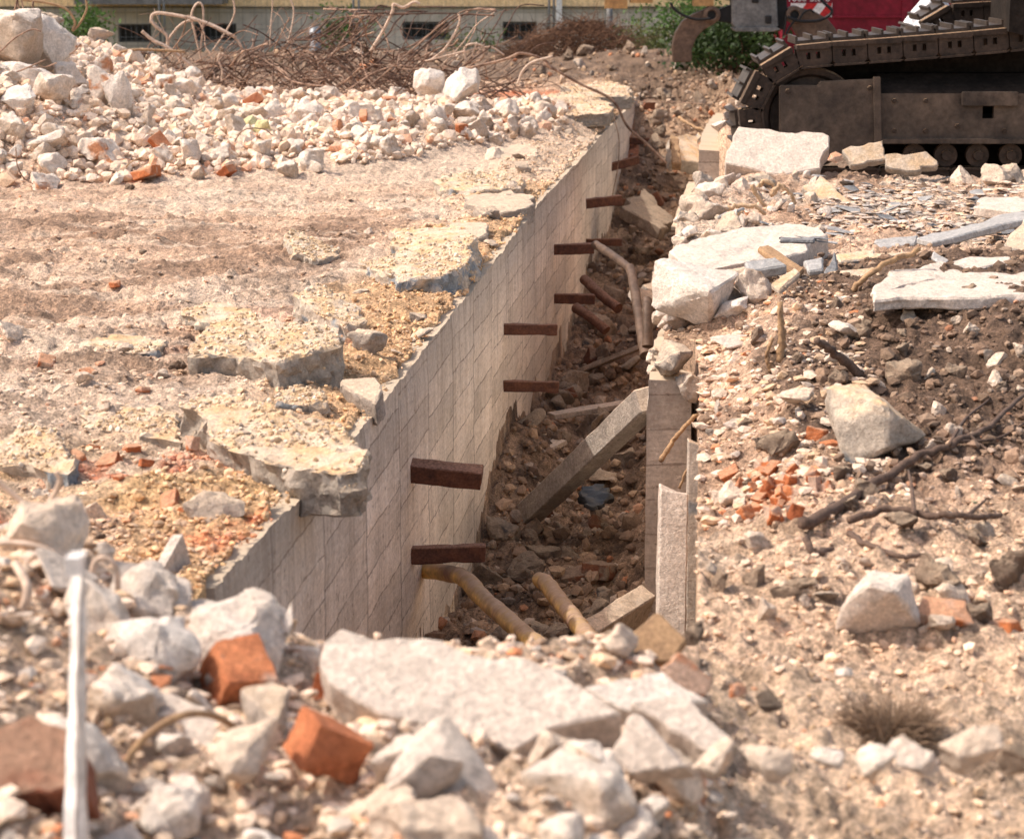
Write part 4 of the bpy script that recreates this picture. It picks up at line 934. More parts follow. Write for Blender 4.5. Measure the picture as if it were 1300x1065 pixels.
rod([(42, 2), (42, 28), (58, 38), (76, 42), (96, 54)], 18.9, .010, 'wire bent over the largest square block', 'rebar')
rod([(28, 0), (60, 4), (84, 12), (95, 28), (92, 40)], 19.0, .014, 'arched rod above the largest square block', 'wood')
rod([(108, -6), (110, 12), (100, 32), (92, 40)], 19.0, .012, 'curved rod dropping from the top beside the boulder', 'wood')
rod([(0, 66), (20, 48), (40, 38), (52, 40)], 17.6, .008, 'thin wire curving over the far left blocks', 'rebar')
rod([(0, 97), (20, 92), (40, 84), (58, 76)], 17.5, .008, 'thin straight wire across the wide pale block', 'rebar')
rod([(36, 86), (58, 85), (72, 80)], 17.5, .007, 'short dark wire below the largest square block', 'rebar')
rod([(88, 70), (96, 64), (102, 56)], 17.8, .007, 'short dark wire right of the largest square block', 'rebar')
rod([(20, 188), (22, 210), (30, 226), (42, 234)], 15.6, .006, 'brown wire curling at the heap foot near the left edge', 'rebar')
rod([(160, 212), (168, 205), (180, 200)], 15.9, .006, 'tan straw like wire at the heap foot', 'wood')
rod([(298, 180), (306, 168), (318, 163), (336, 165), (346, 172)], 17.2, .006, 'thin wire looping around the foam lumps', 'rebar')

# ------------------------------------------------------------------ right bank
flat_slab([(850, 318), (905, 296), (1004, 283), (1052, 298), (1024, 318), (960, 330), (882, 346)], 0.07, 0.13, 'paleslab', 'large flat pale slab with thick left corner at the right trench edge', (-.03, -.05, 1), 31)
slab_poly('concrete_slab', plane_pts([(936, 160), (1053, 171), (1043, 214), (985, 222), (920, 208)], D(980, 190, 16.7), (-.08, -.62, .8)), 0.13, 'paleslab', 'large tilted pale slab propped against the excavator track', 'concrete slab', seed=32, maxlen=.05)
slab_poly('concrete_slab', plane_pts([(1068, 190), (1120, 178), (1126, 202), (1080, 210)], D(1098, 195, 16.6), (-.1, -.7, .6)), 0.07, 'slab', 'small grey slab tilted in front of the track guard', 'concrete slab', seed=33)
slab_poly('concrete_slab', plane_pts([(1122, 196), (1176, 192), (1190, 210), (1150, 218), (1124, 212)], D(1155, 205, 16.5), (-.1, -.7, .6)), 0.07, 'slab', 'low dusty slab right of the small grey slab', 'concrete slab', seed=34)
put('brick', D(1060, 205, 16.5), .13, 'orange brick end between tilted slab and small grey slab', 'brick', sink=.1, tilt=.3, rng=random.Random(3))
slab_poly('concrete_block', plane_pts([(1018, 236), (1042, 222), (1084, 258), (1062, 276)], D(1050, 250, 15.1), (-.15, -.55, .8)), 0.16, 'slab', 'tilted square concrete block below the large tilted slab', 'concrete block', seed=35)
flat_slab([(1108, 372), (1125, 345), (1275, 322), (1282, 334), (1200, 352), (1150, 362)], 0.10, 0.025, 'paleslab', 'long pale board lying across the right bank', (0, -.06, 1), 36, name='board', cat='board')
flat_slab([(1108, 382), (1110, 368), (1200, 350), (1310, 345), (1310, 374), (1200, 378)], 0.06, 0.05, 'paleslab', 'wide pale flat slab under the long board', (0, -.02, 1), 37)
slab_poly('timber_plank', [G(1168, 301, .10), G(1306, 264, .16), G(1306, 277, .16), G(1180, 307, .10)], 0.04, 'slate', 'dark grey plank slanting to the right edge', 'plank', amp=.02, seed=38)
slab_poly('concrete_slab', plane_pts([(1273, 310), (1302, 276), (1316, 300), (1300, 322)], G(1292, 304, .2), (-.2, -.4, .9)), 0.06, 'grey', 'grey smooth slab cut by the right edge of the photo', 'concrete slab', seed=39)
flat_slab([(1235, 262), (1250, 250), (1310, 252), (1310, 272)], 0.05, 0.06, 'paleslab', 'pale slab at the right edge behind the dark plank', (0, -.03, 1), 40)
for i, (pl, th, lab, mat) in enumerate([
    ([(962, 314), (976, 310), (1022, 340), (1014, 350)], .03, 'narrow dark slat slanting down right in front of the flat slab', 'wood'),
    ([(945, 332), (985, 326), (1000, 336), (950, 345)], .05, 'short dark slab piece leaning left of the slant slat', 'slate'),
    ([(1046, 344), (1060, 318), (1064, 340), (1056, 368)], .03, 'upright grey plate in the slate pile', 'slate'),
    ([(1050, 345), (1110, 338), (1120, 350), (1056, 358)], .05, 'pale layered slab in the slate pile', 'slab'),
    ([(1110, 304), (1166, 298), (1162, 310), (1112, 316)], .04, 'flat slate slab on top of the slate pile', 'slate'),
    ([(1060, 322), (1110, 316), (1112, 328), (1066, 332)], .03, 'thin pale slab behind the upright grey plate', 'slab'),
    ([(990, 300), (1036, 302), (1034, 306), (990, 305)], .02, 'thin dark slat lying on the flat pale slab', 'slate'),
    ([(1020, 330), (1045, 326), (1046, 342), (1026, 344)], .03, 'bluish grey shard beside the upright plate', 'slate'),
    ([(978, 360), (1010, 338), (1016, 346), (990, 368)], .03, 'pale slab splinter next to the white plaster lump', 'slab'),
    ([(1185, 318), (1206, 330), (1200, 336), (1182, 326)], .02, 'thin grey slate chip right of the wooden stick', 'slate')]):
    c = hit(sum(q[0] for q in pl) / 4, sum(q[1] for q in pl) / 4)
    if i in (0, 1, 6, 7, 8): c = G(sum(q[0] for q in pl) / 4, sum(q[1] for q in pl) / 4, .22)
    slab_poly('slate_slab' if mat == 'slate' else ('wood_lath' if mat == 'wood' else 'concrete_slab'), plane_pts(pl, c + Vector((0, 0, .10)), (-.05 * (i % 3), -.3, 1)), th, mat, lab, 'slab', amp=.03, seed=50 + i, jag=.015)
rng = random.Random(37)
for i in range(95):
    Y = rng.uniform(12.6, 16.6); x = rng.uniform(float(Rx(Y)) + .5, .235 * Y)
    if Y < 13.4 and x > 2.0: continue
    put('shard', (x, Y, gz(x, Y)), rng.uniform(.08, .24), 'thin grey slate shard lying flat in the slate scatter', 'slate shard', 'slate shards before the excavator', tilt=.28, sink=-.05, rng=rng)
m = chunk_mesh(77, .8, 11, .05, .06, .35); m.materials.append(M['white'])
o = rock_at(890, 425, 112, 'white', 'big white plaster lump on the right trench edge', 'plaster lump', hpx=78, mesh=m, sink=.05, tilt=.25, seed=4)
m = chunk_mesh(78, .5, 11, .05, .08, .3); m.materials.append(M['white'])
rock_at(930, 398, 50, 'white', 'low white plaster tail right of the big white lump', 'plaster lump', hpx=20, mesh=m, seed=5, sink=.05)
m = chunk_mesh(81, .85, 13, .06, .05, .65); m.materials.append(M['slab'])
rock_at(1119, 573, 124, 'grey', 'big angular boulder half sunk in the brown soil of the right bank', 'boulder', hpx=88, mesh=m, sink=.14, tilt=.15, seed=6, rotz=.9, name='boulder')
m = chunk_mesh(183, .8, 15, .05, .06, .85); m.materials.append(M['paleslab'])
rock_at(1120, 826, 108, 'grey', 'square cut pale block at the near foot of the right bank', 'stone block', hpx=80, mesh=m, sink=.12, tilt=.2, seed=7, rotz=.9, name='stone_block')
for px, py, w, h, key, lab in [
    (875, 512, 44, 38, 'grey', 'grey rock resting on the broken right wall end'), (892, 478, 36, 32, 'chunk', 'pale wedge shaped rock behind the grey rock on the wall end'), (850, 478, 50, 42, 'grey', 'grey block on the corner of the right wall end'),
    (905, 462, 30, 24, 'white', 'small white rock above the wall end rocks'), (925, 445, 60, 16, 'palefl', 'flat pale slab piece above the wall end rocks'),
    (1098, 428, 38, 24, 'clod', 'rounded dark stone, upper one on the soil mound'), (1150, 480, 46, 34, 'clod', 'rounded dark stone behind the big boulder'), (1215, 480, 30, 20, 'clod', 'dark stone right of the rounded dark stones'),
    (985, 585, 56, 34, 'clod', 'dusty soil lump above the broken orange bricks'), (1070, 610, 26, 22, 'clod', 'small dark soil lump beside the long branch'),
    (1195, 755, 64, 54, 'clod', 'large brown round stone under the thin root'), (1215, 765, 50, 26, 'chunk', 'reddish brown flat stone right of the large round stone'), (1150, 682, 46, 26, 'clod', 'brown stone at the root fork'),
    (1152, 758, 34, 22, 'chunk', 'pale small stone left of the large round stone'), (1010, 770, 60, 30, 'clod', 'grey brown hump of soil on the pale ledge'), (1285, 750, 46, 60, 'clod', 'rounded earth lump at the right edge'),
    (1075, 432, 40, 20, 'palefl', 'pale flat stone above the dark stick'), (1270, 465, 34, 20, 'chunk', 'pale stone at the right on the dark soil'), (1240, 385, 40, 14, 'clod', 'brown clod lying on the wide pale slab'),
    (1062, 465, 36, 18, 'chunk', 'beige stone below the dark stick'), (1160, 408, 24, 14, 'white', 'small white stone on the soil under the slab edge'), (1020, 525, 50, 30, 'chunk', 'tan lump left of the big boulder'),
    (1280, 800, 50, 22, 'brick', 'brick block at the right edge near the square block'), (1205, 803, 74, 20, 'brick', 'flat orange brick piece right of the square block'), (1195, 815, 40, 20, 'chunk', 'pale stone lying against the flat orange brick'),
    (1245, 700, 30, 20, 'clod', 'soil lump right of the thin root'), (960, 700, 40, 22, 'chunk', 'sandy lump under the broken orange bricks'), (935, 640, 40, 34, 'chunk', 'sandy lump left of the broken orange bricks')]:
    o = rock_at(px, py, w, key, lab, 'stone', hpx=h, sink=.2 if px > 930 else 0, tilt=.35, Yd={875: 9.95, 892: 10.3, 850: 10.0, 905: 10.6}.get(px))
    if px in (875, 850, 892): # on the wall end
        pass
rng = random.Random(41)
for i in range(34):
    px = rng.gauss(980, 27); py = rng.gauss(632, 22); p = hit(px, py)
    put('brick', p, rng.uniform(.05, .10), 'bright orange shard of the crushed hollow brick on the right bank', 'brick', 'orange shards of the crushed brick on the right bank', sink=.38, rng=rng)
for i in range(70):
    px = rng.uniform(900, 1300); py = rng.uniform(390, 790)
    p = hit(px, py)
    if p.z < -.5: continue
    put(rng.choice(['chunk', 'clod', 'chunk', 'flat', 'clod']), p, rng.uniform(.03, .10), 'small loose stone or clod bedded in the soil of the right bank', 'stone', 'small stones of the right bank', sink=.35, rng=rng, name='loose_stone')
for i in range(24):
    px = rng.uniform(900, 1050); py = rng.uniform(225, 300); p = hit(px, py)
    put(rng.choice(['chunk', 'palefl', 'chunk', 'white']), p, rng.uniform(.06, .16), 'dusty pale piece in the sand before the large tilted slab', 'rubble', 'pale pieces in the sand before the tilted slab', sink=.3, rng=rng)
for i in range(20):
    px = rng.uniform(890, 990); py = rng.uniform(95, 200); p = hit(px, py)
    if p.y > 33 or p.z < -.5: continue
    put(rng.choice(['chunk', 'chunk', 'grey', 'brick']), p, rng.uniform(.10, .26), 'rubble piece on the sandy bank between trench and track', 'rubble', 'rubble between the trench and the track', sink=.3, rng=rng)
def stick(pts, r0, r1, mat, label, cat='stick', lift=.02, name='wood_stick', n=7, forks=(), zl=None):
    P = []
    for i, q in enumerate(pts):
        p = hit(q[0], q[1]); dz = lift if len(q) < 3 else q[2]
        if dz != lift: p = D(q[0], q[1], p.y - dz * 1.5)
        p.z += lift; P.append(p)
    mb = MB(); P = bez(P, 6)
    P = [p + Vector((random.uniform(-1, 1), 0, random.uniform(-1, 1))) * r0 * .35 for p in P]
    mb.tube(P, r0, n, r1)
    for f in forks:
        Q = bez([hit(q[0], q[1]) + Vector((0, 0, lift + (q[2] if len(q) > 2 else .0))) for q in f], 6); mb.tube(Q, r1 * 1.0, 6, r1 * .45)
    return finish(mb.build(name, M[mat], smooth=True), label, cat)
def stick3(pts, r0, r1, mat, label, cat='stick', name='wood_stick'):
    mb = MB(); rj = random.Random(label); P = [p + Vector((rj.gauss(0, 1), 0, rj.gauss(0, 1))) * r0 * .22 for p in bez(pts, 7)]
    mb.tube(P, r0 * .82, 7, r1 * .7); n0 = len(mb.v)
    mb.v = [tuple(Vector(v) + Vector((rj.gauss(0, 1), rj.gauss(0, 1), rj.gauss(0, 1))) * r0 * .10) for v in mb.v]; return finish(mb.build(name, M[mat], smooth=True), label, cat)
stick([(1020, 675), (1060, 655), (1110, 622), (1165, 588), (1215, 570), (1262, 545), (1305, 505)], .020, .007, 'darkwood', 'long dark branch with thin forks lying on the right bank', 'branch', name='branch', forks=[[(1205, 575), (1225, 540), (1255, 515), (1278, 490)], [(1215, 570), (1265, 566), (1300, 548)], [(1228, 560), (1248, 575), (1270, 590)]])
stick([(1078, 688), (1100, 700), (1140, 716), (1172, 716)], .010, .006, 'darkwood', 'short curved root left of the large round stone', 'root', name='root')
stick([(1078, 682), (1125, 668), (1175, 678), (1200, 676), (1240, 682), (1268, 676)], .012, .008, 'darkwood', 'thin root curving above the large round stone', 'root', lift=.05, name='root', forks=[[(1160, 674, 0), (1156, 655, .03), (1152, 640, .05)], [(1225, 680), (1250, 668, .02)]])
p = hit(1093, 478); stick3([p, D(1060, 448, p.y - .05), D(1037, 432, p.y - .1)], .024, .018, 'darkwood', 'stout dark stick pointing up left above the big boulder')
p = hit(1080, 370); stick3([p, D(1105, 348, p.y), D(1130, 332, p.y + .05), D(1168, 318, p.y + .1)], .016, .016, 'wood', 'curved wooden stick leaning over the long pale board')
p = hit(990, 460); stick3([p, D(992, 425, p.y), D(988, 385, p.y + .02)], .022, .016, 'wood', 'upright pale stick standing beside the white plaster tail')
p = hit(978, 475); stick3([p, D(974, 455, p.y), D(980, 430, p.y)], .012, .009, 'wood', 'short upright splinter left of the upright pale stick')
p = hit(1062, 690); stick3([p - Vector((0, 0, .02)), D(1033, 702, p.y - .1), D(1025, 682, p.y)], .018, .014, 'darkwood', 'short stub of wood at the lower end of the long branch')
stick3([D(838, 586, 9.7), D(858, 556, 9.8), D(882, 530, 9.9), D(900, 520, 10.0)], .014, .012, 'wood', 'light wood splinter poking out over the trench from the right bank')
stick3([D(862, 620, 9.5), D(870, 600, 9.5), D(878, 585, 9.6)], .008, .006, 'wood', 'thin splinter below the light wood splinter')
for i, (pts, lab) in enumerate([([(915, 268), (935, 262), (958, 262), (972, 272)], 'tan curl of dry bark, lowest of the curls before the tilted slab'), ([(955, 235), (960, 248), (972, 262)], 'tan curl of dry bark, upright at the left of the curls'),
                               ([(962, 238), (972, 230), (985, 240), (978, 250)], 'tan curl of dry bark, small one in the middle of the curls'), ([(978, 248), (992, 236), (1004, 246), (1008, 262)], 'tan curl of dry bark, arched one at the right of the curls'),
                               ([(888, 302), (905, 285), (930, 272), (945, 268)], 'tan curl of dry bark, long one near the flat pale slab')]):
    p = hit(pts[-1][0], pts[-1][1] + 4); stick3([D(q[0], q[1], p.y - .1) for q in pts], .020, .015, 'bark', lab, 'bark curl', 'bark_curl')
p = hit(940, 285); stick3([D(912, 276, p.y), D(945, 265, p.y + .1)], .014, .014, 'slate', 'short dark bar beside the bark curls', 'bar', 'bar')
stick3([D(862, 150, 21.5), D(880, 160, 21.2), D(900, 168, 21.0), D(915, 174, 20.8)], .02, .012, 'wood', 'brown bent stick reaching from the sandy bank toward the trench')
o = put('shard', hit(1238, 638), .04, 'tiny green glass shard on the soil of the right bank', 'glass shard', sink=0, tilt=.4, mesh=PROTO['shard'][1].copy(), name='glass_shard'); o.data.materials[0] = M['greenglass']

rng = random.Random(73)
for i in range(64):
    Y = math.exp(rng.uniform(math.log(10.3), math.log(16.3))); x = float(Rx(Y)) + rng.uniform(-.02, .42)
    put(rng.choice(['palefl', 'chunk', 'chalk', 'palefl', 'grey', 'chunk']), (x, Y, gz(x + .04, Y)), rng.uniform(.08, .24), 'pale concrete fragment heaped along the ragged right lip of the trench', 'concrete', 'pale fragments along the right trench lip', sink=.25, rng=rng, tilt=.7, name='concrete_fragment')
rng = random.Random(71)
for i in range(22):
    Y = rng.uniform(9.97, 10.6); x = Rw(Y) + rng.uniform(.0, .17)
    put(rng.choice(['chunk', 'chunk', 'grey', 'palefl']), (x, Y, RW1T(Y) - .01), rng.uniform(.03, .10), 'small stone lying on the top of the broken right wall end', 'stone', 'small stones on the right wall end', sink=.15, rng=rng, name='loose_stone')
rng = random.Random(79)
for i in range(16):
    px = 1120 + rng.uniform(0, 190); Y = rng.uniform(16.2, 17.3); p = D(px, 212, Y); p.z = gz(p.x, Y)
    put(rng.choice(['chunk', 'chunk', 'clod', 'grey']), p, rng.choice([.07, .09, .12, .2, .26]), 'dusty rubble lump piled against the lower edge of the crawler track', 'rubble', 'rubble along the crawler track', sink=.25, rng=rng, name='rubble_lump')
# ------------------------------------------------------------------ near rubble bank
def P_px(x, Y): return 650 + x / mpp(Y, .3)
def nslab(pxs, Y, nrm, th, mat, label, seed, name='concrete_slab', cat='concrete slab', amp=.03, ml=.02):
    cx = sum(p[0] for p in pxs) / len(pxs); cy = sum(p[1] for p in pxs) / len(pxs)
    return slab_poly(name, plane_pts(pxs, D(cx, cy, Y), nrm), th, mat, label, cat, amp=amp, seed=seed, maxlen=ml, bevel=.004)
nslab([(412, 812), (436, 801), (560, 812), (669, 836), (718, 862), (786, 908), (735, 914), (650, 950), (573, 934), (452, 886), (414, 868)], 4.12, (-.05, -.52, .85), .10, 'paleslab', 'largest pale slab leaning in the middle of the near rubble bank', 61)
nslab([(765, 832), (838, 778), (872, 812), (855, 838), (790, 842)], 4.75, (-.1, -.75, .6), .03, 'wood', 'brown edged tile leaning at the crest above the trench', 62, 'tile', 'tile', .02)
nslab([(842, 845), (862, 828), (906, 862), (896, 882), (858, 880)], 4.5, (.1, -.85, .4), .06, 'brick', 'broken red brick with mortar crust right of the leaning tile', 63, 'brick', 'brick')
nslab([(740, 870), (842, 850), (900, 890), (850, 905), (790, 900)], 4.25, (.0, -.4, .92), .07, 'white', 'bright white slab right of the largest pale slab', 64)
nslab([(800, 890), (862, 882), (932, 935), (905, 958), (850, 925)], 4.05, (-.05, -.5, .86), .07, 'paleslab', 'pale slab slanting down right of the bright white slab', 65)
nslab([(776, 955), (800, 905), (820, 915), (870, 972), (800, 985)], 3.85, (-.3, -.75, .5), .08, 'paleslab', 'wedge shaped pale stone under the slanting slab', 66)
nslab([(20, 770), (90, 752), (150, 775), (160, 820), (100, 842), (30, 830)], 4.55, (-.2, -.6, .8), .12, 'paleslab', 'broad pale block behind the white strap', 67, 'stone_block', 'stone block')
nslab([(110, 880), (160, 862), (250, 890), (300, 950), (230, 965), (150, 930)], 4.0, (-.1, -.55, .83), .08, 'paleslab', 'sloping pale slab right of the white strap', 68)
nslab([(105, 770), (150, 752), (200, 775), (190, 800), (120, 800)], 4.75, (0, -.5, .85), .07, 'white', 'cream white slab above the sloping pale slab', 69)
M['redstone'] = rock_mat('dark red brick masonry', (0.30, 0.115, 0.07), (0.16, 0.065, 0.045), None, dust=(0.40, 0.26, 0.18))
nslab([(-10, 925), (40, 905), (100, 935), (105, 1000), (-10, 1010)], 3.45, (-.1, -.7, .7), .12, 'redstone', 'dark red brick block in the lower left corner', 70, 'brick_block', 'brick block')
def nrock(px, py, w, h, Y, key, label, seed, cat='rubble', flat=1.0, npts=12, boxy=.45, name=None, tilt=.5):
    m = brick_mesh(seed, .95, .7, .72, .07) if key == 'orangebrick' else chunk_mesh(seed, flat, npts, .085, .05, boxy); m.materials.append(M[key]); p = D(px, py, Y); s = w * mpp(Y, p.z) * 1.08
    u = mpp(Y, p.z); return put(key, (p.x, p.y, p.z), s, label, cat, tilt=tilt, sink=.04, rng=random.Random(seed), mesh=m, name=name or 'broken_stone', fit=(w * u, h * u))
nrock(300, 908, 108, 104, 4.22, 'orangebrick', 'bright orange brick lump left of the largest pale slab', 71, 'brick', name='brick_fragment', npts=9)
nrock(420, 985, 135, 84, 3.85, 'orangebrick', 'salmon orange brick lump at the lower edge below the largest pale slab', 72, 'brick', name='brick_fragment')
for i, (px, py, w, h, Y, key, lab) in enumerate([
    (385, 872, 70, 60, 4.5, 'chalk', 'pale chunk between the orange lump and the largest slab'), (350, 838, 60, 34, 4.85, 'white', 'whitish chunk behind the orange lump'), (270, 830, 60, 30, 4.85, 'chalk', 'pale flat chunk behind the orange lump, left one'),
    (200, 830, 60, 30, 4.7, 'chunk', 'beige chunk on the crest above the sloping slab'), (160, 850, 50, 32, 4.45, 'chunk', 'beige chunk beside the white strap'), (335, 935, 70, 60, 4.0, 'grey', 'grey chunk below the orange lump'),
    (320, 985, 90, 70, 3.75, 'chunk', 'beige wedge chunk at the lower edge left of the salmon lump'), (520, 985, 110, 44, 3.8, 'paleslab', 'pale stone under the largest slab, left one'), (690, 985, 100, 56, 3.8, 'chunk', 'beige stone under the largest slab, right one'),
    (748, 985, 60, 50, 3.75, 'chalk', 'pale chunk between beige stone and wedge stone'), (60, 880, 60, 50, 4.15, 'chalk', 'pale stone just left of the white strap'), (20, 880, 50, 46, 4.2, 'chunk', 'tan stone at the left edge above the red block'),
    (50, 720, 70, 40, 5.0, 'chalk', 'pale chunk on the left crest behind the loops'), (120, 735, 50, 50, 4.9, 'chalk', 'pale chunk on the left crest right of the strap top'), (15, 750, 60, 50, 4.8, 'chunk', 'tan chunk at the left edge of the crest'),
    (230, 800, 60, 30, 5.0, 'chunk', 'orange tan stone at the foot of the upright plank'), (985, 985, 70, 50, 3.8, 'chunk', 'tan stone at the lower edge right of the wedge stone'), (1050, 975, 44, 30, 3.9, 'white', 'small white stone left of the dry weed'),
    (905, 975, 60, 36, 3.85, 'chunk', 'tan rounded stone under the slanting slab'), (1110, 985, 60, 40, 3.8, 'chalk', 'pale stone in front of the dry weed'), (1160, 975, 70, 40, 3.85, 'palefl', 'pale flat stone right below the dry weed'),
    (1230, 970, 90, 46, 3.9, 'chunk', 'large tan stone right of the dry weed'), (1290, 985, 60, 50, 3.8, 'clod', 'brown stone in the lower right corner'), (975, 900, 40, 22, 4.5, 'clod', 'dark stone on the sand right of the broken red brick'),
    (1070, 860, 24, 16, 4.9, 'white', 'small pale pebble before the square cut block'), (935, 882, 24, 16, 4.6, 'brick', 'tiny orange brick bit right of the broken red brick'), (880, 815, 40, 24, 5.1, 'clod', 'dark clod at the foot of the upright plank'),
    (765, 825, 24, 24, 4.95, 'brick', 'small orange brick bit left of the leaning tile')]):
    mat = key if key != 'palefl' else 'paleslab'
    nrock(px, py, w, h, Y, mat, lab, 200 + i * 3, 'stone', flat=.9, npts=11 + i % 4)
rng = random.Random(47)
for i in range(78):
    Y = rng.uniform(3.35, 4.95); x = rng.uniform(-.235 * Y, .30 if Y > 3.9 else .24 * Y)
    sz = rng.uniform(.10, .24); px_ = P_px(x, Y)
    if 400 < px_ < 790 and Y > 3.75: continue
    if Y > 4.6 and 200 < px_: continue
    if 215 < px_ < 500 and 3.55 < Y < 4.4: continue
    if 40 < px_ < 150 and Y < 3.6: continue
    put(rng.choice(['chalk', 'palefl', 'palefl', 'chunk', 'white', 'palefl']), (x, Y, gz(x, Y)), sz, 'pale broken concrete chunk packed in the near rubble bank', 'rubble', 'packed chunks of the near rubble bank', sink=.3, rng=rng, tilt=.8, name='broken_stone')
for i in range(70):
    Y = rng.uniform(3.05, 5.1); x = rng.uniform(-.24 * Y, .24 * Y)
    if x > .25 and Y > 4.0: continue
    put(rng.choice(['chalk', 'chunk', 'chalk', 'white', 'brick'] if rng.random() < .8 else ['grey']), (x, Y, gz(x, Y)), rng.uniform(.03, .10), 'loose rubble piece filling the near rubble bank', 'rubble', 'loose pieces of the near rubble bank', sink=.25, rng=rng, name='broken_stone')
for i in range(34):
    px = rng.uniform(-20, 1320); Y = rng.uniform(3.1, 3.75); x = (px - 650) / 3000 * Y * 1.05
    put(rng.choice(['chalk', 'chunk', 'white', 'chalk', 'chunk']), (x, Y, gz(x, Y)), rng.uniform(.07, .17), 'pale rubble piece at the very front of the near bank', 'rubble', 'front pieces of the near rubble bank', sink=.25, rng=rng, name='broken_stone')
# white strap with its looped top
SY = 3.30
rt = thing('plastic_strap', D(95, 1000, SY), 'white plastic strap hanging upright in the left foreground', 'strap')
for dx, dt, w_, s_ in ((-8, -2, .011, 1), (4, 1, .010, 2), (11, 4, .007, 3)):
    mb = MB(); P0, P1 = D(95 + dx, 1075, SY), D(98 + dt, 702, SY + .05); pts = [P0.lerp(P1, i / 30) for i in range(31)]
    for q, p in enumerate(pts):
        tw = -.75 + .2 * math.sin(q * .21 + s_); ca_, sa_ = math.cos(tw), math.sin(tw)
        for sx, sy in ((-1, -1), (1, -1), (1, 1), (-1, 1)): mb.v.append((p.x + sx * w_ * ca_ + .0010 * math.sin(q * .9 + s_ * 2), p.y + s_ * .004 + sx * w_ * sa_ + sy * .0012, p.z))
    for q in range(30):
        for j in range(4): mb.f.append((q * 4 + j, q * 4 + (j + 1) % 4, q * 4 + 4 + (j + 1) % 4, q * 4 + 4 + j))
    mb.build('strip', M['plastic'], rt)
mb = MB(); A = D(86, 728, SY + .01); B = D(111, 694, SY + .06); mb.box((A.x, SY - .004, A.z), (B.x, SY + .016, B.z)); mb.build('clasp', M['plastic'], rt)
def cable(pts, r, mat, label, cat='cable', name='cable'):
    mb = MB(); mb.tube(bez([D(*q) for q in pts], 10), r, 8); return finish(mb.build(name, M[mat], smooth=True), label, cat)
cable([(150, 985, 3.75), (180, 940, 3.78), (225, 910, 3.8), (270, 908, 3.85), (310, 935, 3.9), (350, 990, 3.85)], .0065, 'wood', 'tan cable arching in the foreground right of the white strap')
cable([(-10, 605, 4.7), (25, 635, 4.7), (48, 655, 4.7), (75, 615, 4.7), (72, 598, 4.7)], .006, 'cablesleeve', 'pale forked wire at the left edge above the rubble crest')
cable([(50, 650, 4.7), (42, 680, 4.7), (30, 700, 4.7)], .006, 'cablesleeve', 'pale wire stem running down from the forked wire')
cable([(-10, 690, 4.5), (30, 690, 4.5), (65, 700, 4.5), (82, 722, 4.5)], .006, 'cablesleeve', 'pale cable curving behind the strap top')
cable([(120, 760, 4.5), (118, 720, 4.5), (132, 708, 4.5), (148, 722, 4.5), (150, 760, 4.5)], .006, 'cablesleeve', 'pale looped cable right of the strap top')
cable([(-10, 820, 4.3), (20, 790, 4.3), (35, 750, 4.3), (20, 715, 4.35)], .009, 'cablesleeve', 'pale cable loop at the left edge before the broad block')
cable([(0, 850, 4.25), (30, 856, 4.25), (52, 825, 4.25)], .006, 'cablesleeve', 'thin pale cable below the cable loop')
cable([(105, 775, 4.4), (130, 785, 4.4), (160, 808, 4.4)], .005, 'wood', 'thin tan wire right of the white strap middle')
# dry weed clump
rng = random.Random(53); mb = MB(); c = hit(1130, 948)
for i in range(900):
    a = rng.uniform(0, 6.28); e = rng.uniform(.1, 1.5); L = rng.uniform(.045, .105); r = rng.random() ** .5 * .06
    p = c + Vector((math.cos(a) * r * 1.1, math.sin(a) * r * .8, rng.uniform(0, .055))); d = Vector((math.cos(a) * math.cos(e), math.sin(a) * math.cos(e), math.sin(e) * .8))
    q = p + d * L * .5 + Vector((rng.gauss(0, .006), rng.gauss(0, .006), rng.gauss(0, .006))); t = p + d * L + Vector((rng.gauss(0, .012), rng.gauss(0, .012), rng.gauss(-.006, .012)))
    mb.tube([p, q, t], .0013, 3, .0006, False)
finish(mb.build('weed_clump', M['straw']), 'dry brown weed clump in the right foreground', 'weed')

# ------------------------------------------------------------------ excavator
EY = 17.6
def E(px, py, dy=0.0): return D(px, py, EY + dy)
ex = thing('excavator', (3.6, EY + 1.4, -0.3), 'dark dirty crawler excavator standing behind the large tilted slab', 'excavator')
u1 = mpp(EY, 0.3)
c1 = E(1030, 150); R1 = 0.37; LH = 0.165; LP = 0.262
sp = Vector((c1.x + 3.55, EY, c1.z + 0.34)); R2 = 0.42
def track_path(cA, rA, cB, rB):
    """closed line in (x, z), clockwise from the bottom of wheel A"""
    pts = []
    for i in range(25):                                            # left wheel: bottom -> left -> top
        a = math.radians(-90 - 180 * i / 24 + (6 if i == 24 else 0)); pts.append((cA.x + rA * math.cos(a), cA.z + rA * math.sin(a)))
    tl = math.atan2(cB.z - cA.z, cB.x - cA.x)
    x0, z0 = pts[-1]; x1, z1 = cB.x, cB.z + rB
    for i in range(1, 20):
        t = i / 20; sag = -0.05 * math.sin(math.pi * t) ; pts.append((x0 + (x1 - x0) * t, z0 + (z1 - z0) * t + sag))
    for i in range(25):
        a = math.radians(90 - 180 * i / 24); pts.append((cB.x + rB * math.cos(a), cB.z + rB * math.sin(a)))
    pts.append((cB.x - .9, cA.z - rA)); pts.append(pts[0]); return pts
def resample(pts, n):
    P = [Vector((p[0], 0, p[1])) for p in pts]; d = [0]
    for a, b in zip(P, P[1:]): d.append(d[-1] + (b - a).length)
    out = []
    for k in range(n):
        s = d[-1] * k / n; i = max(j for j in range(len(d)) if d[j] <= s); i = min(i, len(P) - 2)
        out.append(P[i].lerp(P[i + 1], (s - d[i]) / max(1e-6, d[i + 1] - d[i])))
    return out, d[-1] / n
